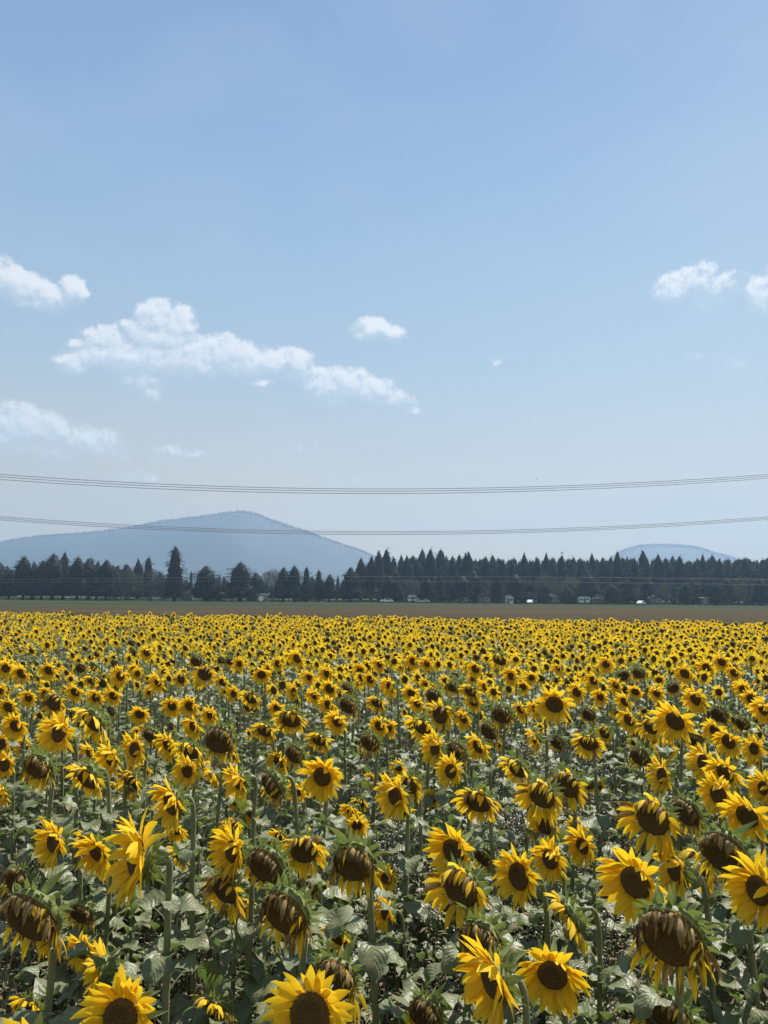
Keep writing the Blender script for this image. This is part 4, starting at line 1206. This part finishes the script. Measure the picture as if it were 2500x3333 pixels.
NUM = ['lowest', 'second lowest', 'third lowest', 'fourth lowest', 'fifth lowest', 'sixth lowest', 'seventh lowest', 'eighth lowest', 'ninth lowest', 'tenth lowest', 'eleventh lowest', 'twelfth lowest', 'thirteenth lowest', 'fourteenth lowest', 'fifteenth lowest', 'sixteenth lowest', 'seventeenth lowest', 'eighteenth lowest']
for k, lst in cols.items():
    for n, (_, _, q) in enumerate(sorted(lst)):
        q['label'] = 'small %s, %s far head under %s' % (LOOK[q['st']], NUM[min(n, 17)], COLS[k][1])
for q in shown:
    nl = 16 if q['y'] > 2350 else 12
    sunflower(q['P'], q['yaw'], q['P'].z, q['st'], q['p'], q['hs'], q['seed'], nl, q['label'], 'sunflowers standing in the field')

# the rest of the field beyond them, one mass
LOW, lowkey = [], {}
for st in ('fresh', 'half', 'wilt'):
    for p_ in (0, 14, 28, 42):
        for v in range(4 if st == 'fresh' else 2):
            b = MB()
            n0 = 0
            dsc, pt, cl = make_head(st, p_, 500 + v * 17 + p_, True)
            sb, pts = make_stem(p_, v * 7 + p_, True)
            def add(src, mat, tf=None):
                o_ = len(b.v)
                for vv, uv in zip(src.v, src.uv): b.vert(tf @ Vector(vv) if tf else vv, uv)
                for ff, mm in zip(src.f, src.m): b.face([k + o_ for k in ff], mat if isinstance(mat, int) else mat[mm])
            T = Matrix.Translation((0, 0, HEAD_Z))
            add(dsc, 0, T); add(pt, (1, 2), T); add(cl, 3, T); add(sb, 4)
            for (q, a, ls, pch) in leaf_spots(pts, v * 3 + p_, 8):
                add(make_leaf(v + int(a * 7) % 11, True), 5, Matrix.Translation(q) @ Matrix.Rotation(a, 4, 'Z') @ Matrix.Rotation(pch, 4, 'Y') @ Matrix.Scale(ls, 4))
            lowkey.setdefault((st, p_), []).append(len(LOW))
            LOW.append(b.arrays())
pl = []
for q in rest:
    pk = min((0, 14, 28, 42), key=lambda t: abs(t - q['p']))
    ks = lowkey[q['st'], pk]
    s = q['P'].z / HEAD_Z
    pl.append((ks[q['seed'] % len(ks)], Matrix.Translation((q['P'].x, q['P'].y, .02)) @ Matrix.Rotation(q['yaw'], 4, 'Z') @ Matrix.Diagonal((s * q['hs'], s * q['hs'], s, 1))))
print('sunflowers shown', len(shown), 'rest', len(rest))
tag(scatter('far_sunflowers', LOW, pl, [M['disc'], M['petal'], M['dry_petal'], M['bract'], M['stem'], M['leaf']]), 'mass of small bright sunflowers filling the far part of the field', 'sunflowers', kind='stuff')

# ------------------------------------------------------------------ weeds, seed fluff, fallen straw
WD = []
for sd_ in range(8):
    rg2 = random.Random(900 + sd_); b = MB()
    for k in range(rg2.randint(5, 8)):
        a = rg2.random() * 6.28; r0 = rg2.uniform(0, .1); hgt = rg2.uniform(.35, .95)
        lx, ly = math.cos(a) * hgt * rg2.uniform(.05, .3), math.sin(a) * hgt * rg2.uniform(.05, .3)
        p0 = Vector((r0 * math.cos(a), r0 * math.sin(a), -.02)); p1 = p0 + Vector((lx * .4, ly * .4, hgt * .55)); p2 = p0 + Vector((lx, ly, hgt))
        dry = rg2.random() < .35
        b.tube([p0, p1, p2], [.0035, .003, .0015], 3, 2 if dry else 0, cap=False)
        for j in range(rg2.randint(7, 12)):
            t = rg2.uniform(.12, .95)
            q = p0.lerp(p1, t * 2) if t < .5 else p1.lerp(p2, t * 2 - 1)
            aa = rg2.random() * 6.28
            d = Vector((math.cos(aa), math.sin(aa), rg2.uniform(-.3, .7))).normalized(); L = rg2.uniform(.03, .085) * (1.25 - .6 * t)
            s = d.cross(Vector((0, 0, 1))).normalized() * L * rg2.uniform(.10, .24)
            mm = 2 if dry else 0
            b.face((b.vert(q), b.vert(q + d * L * .5 + s), b.vert(q + d * L + G * L * .3), b.vert(q + d * L * .5 - s)), mm)
        if sd_ >= 4:
            for j in range(rg2.randint(3, 6)):
                q = p2 + Vector((rg2.uniform(-.05, .05), rg2.uniform(-.05, .05), rg2.uniform(-.10, .02)))
                rr = rg2.uniform(.005, .010)
                o_ = [b.vert(q + Vector(v) * rr) for v in ((1, 0, 0), (0, 1, 0), (-1, 0, 0), (0, -1, 0), (0, 0, 1), (0, 0, -1))]
                for (i0, i1) in ((0, 1), (1, 2), (2, 3), (3, 0)): b.face((o_[i0], o_[i1], o_[4]), 1); b.face((o_[i1], o_[i0], o_[5]), 1)
    WD.append(b.arrays())
rg = random.Random(31)
pl = []
for i in range(5200):
    y = math.sqrt(rg.uniform(1.4 ** 2, (17 if i % 3 else 8.5) ** 2)); x = rg.uniform(-.62, .62) * y
    px, py = proj((x, y, .5))
    fl = abs(px - 1330) < 130 and 2600 < py < 3100 or abs(px - 1640) < 170 and 2450 < py < 2900 or abs(px - 1850) < 90
    k = rg.randrange(4, 8) if (fl and rg.random() < .55) or rg.random() < .04 else rg.randrange(4)
    s = rg.uniform(.55, 1.1) * (1.15 if fl else .85)
    pl.append((k, Matrix.Translation((x, y, .01)) @ Matrix.Rotation(rg.random() * 6.28, 4, 'Z') @ Matrix.Diagonal((s, s, s, 1))))
tag(scatter('weeds', WD, pl, [M['weed'], M['fluff'], M['straw']]), 'tangled grey-green weeds with white seed fluff between the sunflower stems', 'weeds', kind='stuff')
b = MB()
for i in range(9000):
    y = math.sqrt(rg.uniform(1.3 ** 2, 11 ** 2)); x = rg.uniform(-.62, .62) * y
    a = rg.random() * 3.14; L = rg.uniform(.02, .12); wd = rg.uniform(.002, .012)
    z = .055 + rg.random() * .03
    d = Vector((math.cos(a) * L, math.sin(a) * L, rg.uniform(-.3, .3) * L)); s = Vector((-math.sin(a) * wd, math.cos(a) * wd, rg.uniform(-.5, .5) * wd)); c = Vector((x, y, z))
    b.face((b.vert(c - d), b.vert(c + s * 1.2), b.vert(c + d), b.vert(c - s)))
tag(b.build('litter', M['straw']), 'dry straw and fallen leaf litter on the dark soil', 'litter', kind='stuff')
b = MB()                                                     # rough dry grass just past the crop
for i in range(26000):
    x = rg.uniform(-42, 44); y = edge_y(x) + .8 + abs(rg.gauss(0, 16))
    h = rg.uniform(.12, .42) * (1.0 + .6 * nz(x * .2, y * .1)); a = rg.random() * 3.14; wd = .03
    d = Vector((math.cos(a) * wd, math.sin(a) * wd, 0)); c = Vector((x, y, 0)); ln = Vector((rg.uniform(-.3, .3) * h, rg.uniform(-.3, .3) * h, h))
    b.face((b.vert(c - d), b.vert(c + d), b.vert(c + ln)))
tag(b.build('dry_stubble', M['dry_grass']), 'brown dry grass standing beyond the sunflowers', 'grass', kind='stuff')

# ------------------------------------------------------------------ the air
b = MB(); b.box((0, 1650, 171.5), (9000, 4300, 345))
hz = bpy.data.materials.new('haze'); hz.use_nodes = True
t = hz.node_tree
for n in list(t.nodes): t.nodes.remove(n)
pv = t.nodes.new('ShaderNodeVolumePrincipled')
pv.inputs['Color'].default_value = (.43, .605, .83, 1)
pv.inputs['Density'].default_value = 3.4e-4
pv.inputs['Anisotropy'].default_value = 0.3
t.links.new(pv.outputs[0], t.nodes.new('ShaderNodeOutputMaterial').inputs['Volume'])
ho = b.build('haze', hz, smooth=False)
ho.location = (0, 0, 0)
tag(ho, kind='stuff', label='pale blue summer haze lying over the plain and hills', cat='haze')
